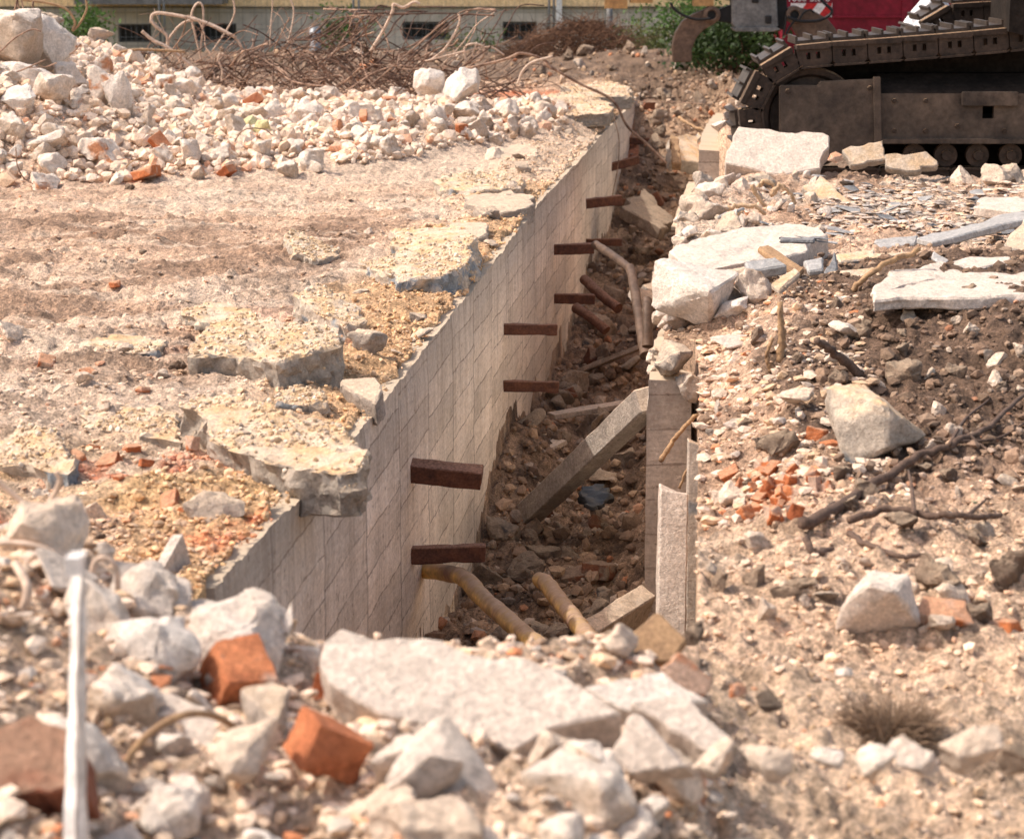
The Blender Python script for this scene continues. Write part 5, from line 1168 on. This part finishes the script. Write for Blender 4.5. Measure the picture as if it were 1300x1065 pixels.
# one link in local axes: x along the track, z outwards, y backwards from the near face
def link_mesh(LP):
    mb = MB(); a = LP / 2 - .004; h = LH / 2
    def plate(y0, y1):
        prof = [(-a, -h * .55), (-a + .03, -h), (a - .045, -h), (a - .02, -h * .8), (a, -h * .2), (a, h), (-a, h)]
        hs = [(-.060, -.030, -.018, .032), (.012, .042, -.018, .032)]      # two window holes
        xs = [-a, -.060, -.030, .012, .042, a]
        mb.prism([(-a, -h * .5), (-a + .03, -h), (a - .03, -h), (a, -h * .5), (a, -.018), (-a, -.018)], y0, y1)
        mb.prism([(-a, .032), (a, .032), (a, h), (-a, h)], y0, y1)
        for i in (0, 2, 4): mb.prism([(xs[i], -.0178), (xs[i + 1], -.0178), (xs[i + 1], .0318), (xs[i], .0318)], y0, y1)
    plate(0.0, 0.035)
    mb.prism([(-a, -h), (a - .02, -h), (a + .008, -h + .014), (-a + .01, -h + .014)], -.018, 0.0)
    mb.prism([(-a - .004, h - .020), (a - .02, h - .032), (a + .012, h - .010), (a + .004, h + .012), (-a, h + .012)], -.022, 0.10)   # dirt carrying flange
    plate(0.16, 0.195)
    mb.lathe((a - .02, 0, -.03), [(.0, .03), (.032, .03), (.032, .165), (.0, .165)], 14)
    return mb.mesh('track_link', (0, 0, 0))
def shoe_mesh(LP):
    mb = MB(); a = LP / 2 - .006; h = LH / 2
    mb.box((-a, .105, h + .013), (a, .60, h + .036))
    for x in (-a + .012, 0, a - .012): mb.box((x - .009, .112, h + .0362), (x + .009, .595, h + .070))
    return mb.mesh('track_shoe', (0, 0, 0))
lm = link_mesh(LP); lm.materials.append(M['machine']); sm_ = shoe_mesh(LP); sm_.materials.append(M['shoe'])
def build_track(cA, rA, cB, rB, Y0, n):
    P, st = resample(track_path(cA, rA + LH / 2, cB, rB + LH / 2), n); base = wloc(ex)
    for k in range(n):
        a = P[k]; b = P[(k + 1) % n]; mid = (a + b) / 2; d = (b - a).normalized()
        # path runs clockwise seen from the front, outward is to its left
        ang = math.atan2(d.z, d.x)
        R = Matrix.Rotation(-ang, 4, 'Y')
        o = bpy.data.objects.new('track_link', lm); C.objects.link(o); o.parent = ex
        o.matrix_local = Matrix.Translation(Vector((mid.x, Y0, mid.z)) - base) @ R @ Matrix.Scale(st / LP, 4, Vector((1, 0, 0)))
        s = bpy.data.objects.new('track_shoe', sm_); C.objects.link(s); s.parent = o
    return st
per = 2 * 3.55 + math.pi * (R1 + R2 + LH)
build_track(c1, R1, sp, R2, EY, round(per / LP))
cf = D(1210, 62, 20.3); cf = Vector((cf.x + .10, 20.3, cf.z - .06)); spf = Vector((cf.x + 3.2, 20.3, cf.z + .1))
cf.z = D(1210, 5, 20.3).z - R1 - LH
build_track(cf, R1, spf, R2, 20.3, round((2 * 3.2 + math.pi * (R1 + R2 + LH)) / LP))
def wheel(name, c, r, y0, y1):
    mb = MB(); mb.lathe((c.x, 0, c.z), [(0, y0 + .05), (r * .30, y0 + .05), (r * .33, y0 + .02), (r * .45, y0 + .06), (r * .80, y0 + .07), (r * .86, y0 + .015), (r * .97, y0), (r, y0 + .02), (r, y1), (0, y1)], 56)
    mb.build(name, M['machine'], ex, angle=35)
wheel('idler_wheel', c1, R1, EY + .02, EY + .18); wheel('drive_sprocket', sp, R2, EY + .02, EY + .18)
wheel('idler_wheel', cf, R1, 20.32, 20.5)
def exprism(name, pts, y0, y1, mat, bev=.008):
    bm = bmesh.new(); P = [E(*q, y0) if not isinstance(q, Vector) else q for q in pts]
    a = [bm.verts.new((p.x, EY + y0, p.z)) for p in P]; b = [bm.verts.new((p.x, EY + y1, p.z)) for p in P]
    bm.faces.new(a); bm.faces.new(b[::-1]); k = len(a)
    for i in range(k): bm.faces.new((a[i], b[i], b[(i + 1) % k], a[(i + 1) % k]))
    bmesh.ops.recalc_face_normals(bm, faces=bm.faces)
    bmesh.ops.bevel(bm, geom=list(bm.edges), offset=bev, segments=2, affect='EDGES')
    me = bpy.data.meshes.new(name); bm.to_mesh(me); bm.free(); me.transform(Matrix.Translation(-wloc(ex)))
    return link(name, me, M[mat], ex, wloc(ex))
exprism('guard_plate', [(990, 109), (1040, 109), (1041, 104), (1114, 101), (1116, 180), (1116, 200), (990, 200)], -.055, .03, 'frame')
exprism('guard_rib', [(1109, 98), (1118, 98), (1120, 198), (1111, 198)], -.085, -.056, 'frame', .004)
# main frame with a square opening
mb = MB()
def fq(xa, xb, ya, yb, y0=-.03):
    A = E(xa, ya, y0); B = E(xb, yb, y0); mb.add([(A.x, EY + y0, A.z), (A.x, EY + y0, B.z), (B.x, EY + y0, B.z), (B.x, EY + y0, A.z)], [(0, 1, 2, 3)])
fq(1118, 1600, 119, 135); fq(1118, 1247, 135, 151); fq(1262, 1600, 135, 151); fq(1118, 1600, 151, 177)
A = E(1247, 135, -.03); B = E(1262, 151, -.03)
for p_, q_ in (((A.x, A.z), (A.x, B.z)), ((B.x, B.z), (B.x, A.z)), ((A.x, B.z), (B.x, B.z)), ((B.x, A.z), (A.x, A.z))):
    mb.add([(p_[0], EY - .03, p_[1]), (q_[0], EY - .03, q_[1]), (q_[0], EY + .05, q_[1]), (p_[0], EY + .05, p_[1])], [(0, 1, 2, 3)])
A = E(1118, 119, -.03); B = E(1600, 177, -.03); mb.add([(A.x, EY - .03, A.z), (A.x, EY - .03, B.z), (A.x, EY + .25, B.z), (A.x, EY + .25, A.z)], [(0, 1, 2, 3)])
mb.build('track_frame', M['frame'], ex)
exprism('frame_back', [(1200, 120), (1300, 120), (1300, 170), (1200, 170)], .27, .30, 'black', .003)
exprism('bottom_flange', [(1117, 176.5), (1600, 176.5), (1600, 183), (1117, 183)], -.07, .20, 'frame', .004)
exprism('guide_bracket', [(1222, 117), (1293, 117), (1293, 135), (1222, 135)], -.075, -.031, 'frame', .006)
for px, py in ((1000, 116), (1000, 190), (1104, 112), (1104, 190), (1135, 128), (1175, 128), (1215, 160), (1135, 166), (1175, 166), (1275, 166), (1290, 128)):
    q = E(px, py, -.03 if px > 1118 else -.055); mb = MB(); mb.lathe((q.x, q.y, q.z), [(0, -.016), (.016, -.016), (.019, -.012), (.019, .004), (0, .004)], 6); mb.build('bolt', M['machine'], ex)
# sloped shoulder on top of the frame
mb = MB(); a = E(1119, 119, -.03); b = E(1600, 119, -.03); t = E(1119, 92, .25); zt = a.z + .13
mb.add([a, b, (b.x, EY + .26, zt), (a.x, EY + .26, zt), (a.x, EY + .5, zt), (b.x, EY + .5, zt), (b.x, EY + .5, a.z - .3), (a.x, EY + .5, a.z - .3)],
       [(0, 1, 2, 3), (3, 2, 5, 4), (4, 5, 6, 7), (0, 3, 4, 7), (1, 6, 5, 2), (0, 7, 6, 1)])
mb.build('frame_shoulder', M['darksteel'], ex)
for px in (1160, 1200, 1240, 1282, 1330, 1380, 1430):
    c = E(px, 197, .05); mb = MB(); mb.lathe((c.x, EY + .02, c.z), [(0, -.03), (.035, -.03), (.04, 0), (.085, 0), (.085, .05), (.07, .06), (.07, .14), (.0, .14)], 26); mb.build('track_roller', M['machine'], ex, angle=35)
# upper body, turntable and boom
z0 = E(1260, 40, .5).z
mb = MB(); x0 = E(1257, 30, .6).x
bm_ = [(x0, z0 + .02), (x0 + .25, z0 - .04), (x0 + 2.6, z0 - .04), (x0 + 2.6, z0 + 1.2), (x0 + .15, z0 + 1.2), (x0, z0 + 1.0)]
mb.prism(bm_, EY - .1, EY + .6); mb.prism([(x + (.8 if x < x0 + .3 else 0), z) for x, z in bm_], EY + .601, EY + 3.1); mb.build('upper_body', M['darksteel'], ex)
mb = MB(); mb.lathe((x0 + 1.2, 0, 0), [(0, 0)], 3)
mb = MB(); k = 28; zc = z0 - .30
for i in range(k):
    a = 2 * math.pi * i / k; mb.v += [(x0 + 1.3 + .65 * math.cos(a), EY + 1.5 + .65 * math.sin(a), zc), (x0 + 1.3 + .65 * math.cos(a), EY + 1.5 + .65 * math.sin(a), z0 - .042)]
mb.f += [(2 * i, 2 * ((i + 1) % k), 2 * ((i + 1) % k) + 1, 2 * i + 1) for i in range(k)]; mb.build('turntable', M['machine'], ex)
mb = MB(); mb.box((sp.x - 2.4, EY + .55, z0 - .62), (sp.x - .7, EY + 2.75, z0 - .31)); mb.box((c1.x + .5, EY + .62, -.35), (sp.x - .1, EY + .9, z0 - .63)); mb.add([(c1.x - .1, EY + .45, c1.z - .3), (sp.x, EY + .45, c1.z - .3), (sp.x, EY + .45, sp.z + R2 + .02), (c1.x - .1, EY + .45, c1.z + R1 + .06)], [(0, 1, 2, 3)]); mb.build('undercarriage', M['darksteel'], ex)  # crossbeam, box added to block light, dark sheet standing in for inner shadow
AY = 28.0
top = D(870, -40, AY); el = Vector((3.6, 23.5, 4.2)); bs = Vector((x0 + .5, EY + 1.9, z0 + 1.0))
mb = MB(); mb.beam(bs, el, .35, .45); mb.beam(el, Vector((top.x + .35, AY, top.z + .45)), .30, .38); mb.build('boom', M['yellow'], ex)
mb = MB(); p = D(752, -60, AY); q = D(1000, -3, AY); mb.box((p.x, AY - .12, q.z + .02), (q.x, AY + .25, p.z)); mb.build('tool_beam', M['yellow'], ex)
for x0_, x1_, y1_ in ((768, 796, 11), (800, 828, 4), (880, 905, 8)):
    mb = MB(); p = D(x0_, -4, AY); q = D(x1_, y1_, AY); mb.box((p.x, AY - .10, q.z), (q.x, AY + .15, p.z)); mb.build('tool_lug', M['yellow'], ex)
def toolpart(name, pxs, y0, y1, mat, bev=.012):
    bm = bmesh.new(); P = [D(*q, AY) for q in pxs]; a = [bm.verts.new((p.x, AY + y0, p.z)) for p in P]; b = [bm.verts.new((p.x, AY + y1, p.z)) for p in P]
    bm.faces.new(a); bm.faces.new(b[::-1]); k = len(a)
    for i in range(k): bm.faces.new((a[i], b[i], b[(i + 1) % k], a[(i + 1) % k]))
    bmesh.ops.recalc_face_normals(bm, faces=bm.faces); bmesh.ops.bevel(bm, geom=list(bm.edges), offset=bev, segments=1, affect='EDGES')
    me = bpy.data.meshes.new(name); bm.to_mesh(me); bm.free(); me.transform(Matrix.Translation(-wloc(ex))); return link(name, me, M[mat], ex, wloc(ex))
toolpart('claw', [(880, 18), (893, 13), (906, 10), (913, 14), (912, 24), (906, 31), (893, 38), (884, 48), (878, 62), (878, 79), (854, 79), (853, 58), (857, 42), (866, 27)], -.06, .12, 'claw')
def eye(px, py, r):
    c = D(px, py, AY); mb = MB(); r *= mpp(AY)
    mb.lathe((c.x, AY - .09, c.z), [(r * .5, .06), (r * .5, -.01), (r * .62, -.02), (r, 0), (r, .2), (r * .5, .2), (r * .5, .06)], 24); o = mb.build('claw_eye', M['claw'], ex, angle=35)
    mb = MB(); mb.lathe((c.x, AY - .07, c.z), [(0, 0), (r * .5, 0)], 20); mb.build('eye_hole', M['black'], ex)
eye(903, 19, 11); eye(1008, 19, 11)
toolpart('claw', [(1000, 14), (1010, 9), (1032, 14), (1050, 24), (1061, 38), (1070, 60), (1020, 60), (1006, 36)], -.05, .1, 'claw')
toolpart('tool_bracket', [(928, -20), (984, -20), (987, 34), (981, 37), (934, 37), (928, 30)], -.10, .2, 'greysteel')
toolpart('bracket_lip', [(929, 35.5), (985, 34.5), (990, 37), (980, 40), (932, 40)], -.14, .22, 'greysteel', .005)
toolpart('bracket_bolt', [(970, 20), (978, 20), (978, 30), (970, 30)], -.125, -.101, 'black', .01)
toolpart('bracket_bolt', [(953, -3), (962, -3), (962, 4), (953, 4)], -.125, -.101, 'black', .01)
toolpart('tool_pin', [(908, 14), (929, 6), (929, 30), (912, 28)], -.02, .1, 'black')
toolpart('tool_arm', [(978, -20), (998, -20), (1000, 18), (996, 40), (986, 34), (980, 20)], .0, .14, 'black')
def hose(pts, r=.016):
    mb = MB(); mb.tube(bez([D(q[0], q[1], AY - .16 - (q[2] if len(q) > 2 else 0)) for q in pts], 8), r, 8); mb.build('hose', M['black'], ex, smooth=True)
hose([(851, 4), (856, 12), (868, 20), (884, 25), (902, 24)]); hose([(1036, -8), (1046, 4), (1056, 14), (1050, 22), (1036, 27), (1014, 27), (1000, 22)], .018)
hose([(1014, 26), (1020, 17), (1028, 13), (1034, 17)], .013); hose([(1012, 24), (1003, 34), (998, 44)], .013); hose([(998, 20), (997, 32), (994, 46)], .012)

# ------------------------------------------------------------------ red container, sack
RY = 30.0
rc = thing('red_container', Vector((D(1180, 40, RY).x, RY, -0.2)), 'crimson steel container with chevron sticker behind the excavator', 'container')
def rbox(name, p0, p1, y0, y1, mat, parent=rc):
    a = D(p0[0], p0[1], RY + y0); b = D(p1[0], p1[1], RY + y0); mb = MB(); mb.box((min(a.x, b.x), RY + y0, min(a.z, b.z)), (max(a.x, b.x), RY + y1, max(a.z, b.z)))
    return mb.build(name, M[mat], parent)
rbox('side_wall', (997, -130), (1420, 98), 0, 2.3, 'red')
rbox('side_rib', (1058, 20.5), (1420, 23), -.035, 0, 'red'); rbox('side_rib', (1150, -130), (1156, 98), -.03, 0, 'red'); rbox('side_rib', (1000, -60), (1420, -54), -.035, 0, 'red')
sg = rbox('chevron_sticker', (1004, 4.5), (1056, 22), -.012, -.004, 'whitepaint')
for x in (1004, 1031):
    P = [D(x + d, y, RY - .014) for d, y in ((7, 22), (20, 4.5), (34 if x < 1010 else 25, 4.5), (21 if x < 1010 else 22, 22))]
    mb = MB(); mb.add(P, [(0, 1, 2, 3)]); mb.build('red_stripe', M['signred'], sg)
def lettering(txt, px, py, Y, h, mat, parent):
    cu = bpy.data.curves.new('lettering', 'FONT'); cu.body = txt; cu.size = h; cu.extrude = .002
    o = bpy.data.objects.new('tmp', cu); C.objects.link(o); bpy.context.view_layer.update()
    me = bpy.data.meshes.new_from_object(o.evaluated_get(bpy.context.evaluated_depsgraph_get())); bpy.data.objects.remove(o)
    me.materials.clear(); me.transform(Matrix.Rotation(math.pi / 2, 4, 'X')); return link('lettering', me, M[mat], parent, D(px, py, Y))
lettering('1000 5.0-6', 999, 2.2, RY - .006, .125, 'whitepaint', rc)
sk = Vector((D(1172, 40, 22.6).x, 22.6, -.1)); mb = MB(); nz, na = 26, 44; topz = D(1180, -12, 22.6).z; botz = D(1172, 62, 22.6).z
for i in range(nz):
    t = i / (nz - 1); z = botz + (topz - botz) * t; r = .27 * (1 - t) ** .75 + .045; xo = .10 * t
    for j in range(na):
        a = 2 * math.pi * j / na; rr = r * (1 + .10 * math.sin(7 * a + 3 * t) * (0.3 + t) + .05 * math.sin(13 * a - 5 * t)); mb.v.append((sk.x + xo + rr * math.cos(a), sk.y + rr * .8 * math.sin(a), z))
for i in range(nz - 1):
    for j in range(na): mb.f.append((i * na + j, i * na + (j + 1) % na, (i + 1) * na + (j + 1) % na, (i + 1) * na + j))
finish(mb.build('white_sack', M['cloth'], smooth=True), 'white gathered sack standing behind the crawler track', 'sack')

# ------------------------------------------------------------------ building behind
BY = 45.0
bd = thing('building', Vector((D(600, 60, BY).x, BY, -.7)), 'yellow rendered building with grey plinth and dark cellar windows', 'building')
def bxp(name, p0, p1, y0, y1, mat, parent=bd, Y=BY):
    a = D(p0[0], p0[1], Y); b = D(p1[0], p1[1], Y); mb = MB(); mb.box((min(a.x, b.x), Y + y0, min(a.z, b.z)), (max(a.x, b.x), Y + y1, max(a.z, b.z)))
    return mb.build(name, M[mat], parent)
WIN = [(-30, 25, 31, 52), (150, 192, 31, 54), (247, 300, 30, 52), (414, 455, 28, 50), (511, 570, 28, 51), (638, 681, 28, 52), (724, 768, 27, 44)]
# plinth in pieces round the openings
xs = [-700] + [v for w_ in WIN for v in (w_[0], w_[1])] + [1700]
mbp = MB()
def pz(y): return D(0, y, BY).z
def pbox(x0, x1, y0, y1, dy=0):
    mbp.box((D(x0, 40, BY).x, BY + dy, pz(y1)), (D(x1, 40, BY).x, BY + .30, pz(y0)))
for i in range(0, len(xs), 2): pbox(xs[i], xs[i + 1], 10, 120)
for x0_, x1_, y0_, y1_ in WIN: pbox(x0_, x1_, 10, y0_); pbox(x0_, x1_, y1_, 120)
mbp.build('plinth', M['plinth'], bd)
mb = MB(); a = D(-700, 10, BY); b = D(1700, 10, BY); mb.box((a.x, BY - .06, a.z + .02), (b.x, BY + .3, a.z + 2.6)); mb.box((a.x, BY + .30, -1), (b.x, BY + 6, a.z + 2.6)); mb.build('wall', M['render'], bd)
mb = MB(); mb.box((a.x, BY - .09, a.z - .0), (b.x, BY + .1, a.z + .018)); mb.build('drip_rail', M['frameDark'], bd)
for x0_, x1_, y0_, y1_ in WIN:
    A = D(x0_, y0_, BY); B = D(x1_, y1_, BY); f = .035; mb = MB(); y0 = BY + .10; y1 = BY + .15
    mb.box((A.x, y0, A.z - f), (B.x, y1, A.z)); mb.box((A.x, y0, B.z), (B.x, y1, B.z + f)); mb.box((A.x, y0, B.z + f), (A.x + f, y1, A.z - f)); mb.box((B.x - f, y0, B.z + f), (B.x, y1, A.z - f))
    m_ = (A.x + B.x) / 2; mb.box((m_ - .012, y0 + .002, B.z + f), (m_ + .012, y1, A.z - f))
    w_ = mb.build('window', M['frameDark'], bd); g = MB(); g.box((A.x + f, y0 + .02, B.z + f), (B.x - f, y0 + .03, A.z - f)); g.build('pane', M['glass'], w_)
bxp('balcony', (106, -40), (291, 4), -1.1, -.1, 'greysteel'); 
bxp('downpipe', (706, -40), (713, 62), -.16, -.06, 'whitepaint')
# ------------------------------------------------------------------ site fence
FY = 42.0
def fence(x0, x1, label):
    a = D(x0, 40, FY); b = D(x1, 40, FY); zb = D(0, 72, FY).z; zt = zb + 2.0; t = thing('fence_panel', (a.x, FY, zb), label, 'fence panel', 'site fence panels')
    for x in (a.x, b.x):
        mb = MB(); mb.tube([(x, FY, zb), (x, FY, zt)], .021, 8); mb.build('post', M['galv'], t, smooth=True)
        mb = MB(); mb.box((x - .11, FY - .35, zb - .12), (x + .11, FY + .35, zb + .02)); mb.build('foot', M['frameDark'], t)
    mb = MB()
    n_ = int((b.x - a.x) / .10)
    for i in range(1, n_): x = a.x + (b.x - a.x) * i / n_; mb.beam((x, FY, zb + .1), (x, FY, zt - .03), .003, .003, Vector((0, 1, 0)))
    for i in range(9): z = zb + .1 + i * (zt - zb - .13) / 8; mb.beam((a.x, FY - .004, z), (b.x, FY - .004, z), .004, .004)
    mb.build('wire_mesh', M['galv'], t)
fence(-36, 203, 'grey wire site fence panel in front of the building, left of the looping rods')
fence(209, 449, 'grey wire site fence panel behind the rebar tangle')
fence(456, 697, 'grey wire site fence panel between tangle and dry brush heap')
fence(703, 944, 'grey wire site fence panel behind the dry brush heap')
mb = MB(); p = D(774, 8, 38); mb.tube([(p.x, 38, -.8), (p.x, 38, p.z + .3)], .05, 10); finish(mb.build('metal_post', M['greysteel'], smooth=True), 'grey round post standing behind the dry brush heap', 'post')
mb = MB(); p = D(400, 34, 40); mb.tube([(p.x, 40, -.8), (p.x, 40, p.z)], .10, 12); finish(mb.build('metal_post', M['galv'], smooth=True), 'short thick bollard in front of the cellar window behind the tangle', 'bollard')
# ------------------------------------------------------------------ plants
def leaves(mb, p, d, s, rng):
    a = d.orthogonal().normalized(); a = Matrix.Rotation(rng.uniform(0, 6.28), 3, d) @ a; b = d.cross(a)
    mb.add([p - d * s * .5, p + a * s * .3 + d * s * .05 + b * s * .06, p + d * s * .6, p - a * s * .3 + d * s * .05 + b * s * .06], [(0, 1, 2, 3)])
def bush(px0, px1, pyt, pyb, Y, n, leaf, mat, label, cat='bush', seed=1, depth=.5, name='bush', stems=14):
    rng = random.Random(seed); a = D(px0, pyb, Y); b = D(px1, pyt, Y); c = Vector(((a.x + b.x) / 2, Y, a.z)); W = (b.x - a.x) / 2; Hh = b.z - a.z
    t = thing(name, c, label, cat); ms = MB(); ml = MB(); tips = []
    cl = [(rng.uniform(-.85, .85), rng.uniform(-1, 1), rng.uniform(.25, .95)) for _ in range(max(5, stems))]
    for u, v, w_ in cl:
        w_ *= (1 - .45 * u * u); q = c + Vector((u * W, v * depth, w_ * Hh)); base = c + Vector((u * W * .6, v * depth * .6, -.15)); tips.append((q, .30 * Hh + .05))
        ms.tube(bez([base, base.lerp(q, .5) + Vector((rng.gauss(0, .04), 0, .03)), q], 4), .010, 5, .004)
    for i in range(n):
        q, r = rng.choice(tips); p = q + Vector((rng.gauss(0, 1) * r * .75, rng.gauss(0, 1) * depth * .35, rng.gauss(-.1, .6) * r))
        if p.z < c.z - .1: p.z = c.z + rng.random() * .2 * Hh
        d = Vector((rng.gauss(0, 1), rng.gauss(-.3, 1), rng.gauss(.3, .8))).normalized(); leaves(ml, p, d, leaf * rng.uniform(.6, 1.4), rng)
    ms.build('stem', M['twig'], t, smooth=True); ml.build('foliage', M[mat], t)
bush(866, 1010, 22, 84, 31.0, 4200, .075, 'leafdark', 'dark green leafy ivy thicket behind the excavator claws', seed=2, depth=.7, stems=40)
bush(838, 905, -4, 56, 36.5, 900, .07, 'leaf', 'light green bush behind the left claw', seed=3, depth=.6, stems=22)
bush(772, 862, 38, 84, 36.0, 2200, .06, 'leafdry', 'mixed green weeds right of the dry brush heap', 'weeds', seed=4, depth=.7, name='weeds', stems=36)
bush(798, 830, 16, 70, 37.5, 420, .06, 'leaf', 'tall leafy weed rising above the mixed weeds', 'weed', seed=5, depth=.3, name='weed', stems=10)
bush(84, 128, 16, 62, 33, 700, .07, 'leaf', 'green leafy shrub behind the top left pile', 'shrub', seed=6, depth=.4, name='shrub', stems=12)
bush(412, 444, 12, 62, 43, 420, .07, 'leaf', 'green weed beside the cellar window behind the fence', 'weed', seed=7, depth=.3, name='weed', stems=10)
bush(566, 600, 30, 72, 43.2, 260, .06, 'leafdry', 'thin weeds before the plinth right of the wide cellar window', 'weed', seed=8, depth=.2, name='weed', stems=8)
bush(606, 626, 34, 72, 43.2, 220, .06, 'leaf', 'slim green weed against the plinth left of the brush heap', 'weed', seed=9, depth=.2, name='weed', stems=7)
bush(455, 468, 14, 60, 43.0, 130, .06, 'leaf', 'slim weed just right of the fence posts', 'weed', seed=10, depth=.2, name='weed', stems=6)
rng = random.Random(61); ml = MB()
for i in range(5200):
    x = rng.uniform(-9, 4.2); y = rng.uniform(38.5, 44.6); z = gz(x, y) if i % 4 == 0 else float(-.05 - .5 * sst(36, 43, np.array([y]))[0])
    h = rng.uniform(.05, .22); ml.add([(x - .012, y, z - .05), (x + .012, y, z - .05), (x + rng.gauss(0, .05), y + rng.gauss(0, .05), z + h)], [(0, 1, 2)])
finish(ml.build('grass', M['leafdry']), 'rough grass strip along the foot of the building', 'grass', kind='stuff')
# dry brush heap
rng = random.Random(67); Y = 35.0; a = D(638, 84, Y); b = D(796, 22, Y); c = Vector(((a.x + b.x) / 2, Y, a.z)); W = (b.x - a.x) / 2; Hh = (b.z - a.z)
bh = MB()
for i in range(1500):
    u = rng.uniform(-1, 1); hh = Hh * (1 - .55 * abs(u - .25) ** 1.5) * rng.random() ** .7; p = c + Vector((u * W, rng.gauss(0, .45), hh * .95)); an = rng.gauss(0, .7) + (math.pi if rng.random() < .5 else 0); L = rng.uniform(.15, .5)
    d = Vector((math.cos(an), rng.gauss(0, .3), math.sin(an) * .6 + rng.gauss(0, .45))); d.normalize()
    q = p + d * L * .5 + Vector((0, 0, rng.gauss(0, .04))); t = p + d * L + Vector((rng.gauss(0, .05), 0, rng.gauss(-.05, .05)))
    q.z = max(q.z, c.z - .05); t.z = max(t.z, c.z - .05)
    bh.tube([p, q, t], rng.uniform(.004, .009), 3, .002, False)
finish(bh.build('brush_heap', M['twig']), 'reddish brown heap of dry brushwood before the building', 'brush heap')

# ------------------------------------------------------------------ camera, sun, sky
cd = bpy.data.cameras.new('camera'); cam = bpy.data.objects.new('camera', cd); C.objects.link(cam)
cam.location = (0, 0, CAM_H); cam.rotation_euler = (math.pi / 2 - TH, 0, 0)
cd.sensor_width = 36; cd.lens = 36 * F / 1300; cd.clip_end = 2000; cd.clip_start = 0.05
cd.dof.use_dof = True; cd.dof.focus_distance = 11.5; cd.dof.aperture_fstop = 5.6
scn.camera = cam
SUN_DIR = Vector((-0.88, 0.04, 1.08)).normalized()           # towards the sun
sd = bpy.data.lights.new('sun', 'SUN'); sd.energy = 4.4; sd.angle = math.radians(0.8); sd.color = (1.0, 0.93, 0.83)
so = bpy.data.objects.new('sun', sd); C.objects.link(so); so.rotation_euler = SUN_DIR.to_track_quat('Z', 'Y').to_euler(); so.location = (-20, 10, 30)
w = bpy.data.worlds.new('World'); scn.world = w; w.use_nodes = True; nt = w.node_tree
sky = nt.nodes.new('ShaderNodeTexSky'); sky.sky_type = 'NISHITA'; sky.sun_disc = False
sky.sun_elevation = math.asin(SUN_DIR.z); sky.sun_rotation = math.atan2(SUN_DIR.x, SUN_DIR.y)
sky.air_density = 1.0; sky.dust_density = 2.5; sky.ozone_density = 0.6
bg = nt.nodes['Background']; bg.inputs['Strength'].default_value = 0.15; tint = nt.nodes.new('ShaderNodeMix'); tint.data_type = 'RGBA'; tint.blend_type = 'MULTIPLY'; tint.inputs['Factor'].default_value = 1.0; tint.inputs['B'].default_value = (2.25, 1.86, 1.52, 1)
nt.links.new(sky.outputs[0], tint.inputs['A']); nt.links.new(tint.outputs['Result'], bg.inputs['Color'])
scn.view_settings.view_transform = 'Standard'; scn.view_settings.look = 'None'; scn.view_settings.exposure = 0
scn.render.engine = 'CYCLES'; scn.cycles.use_denoising = True; scn.cycles.max_bounces = 8; scn.cycles.diffuse_bounces = 6
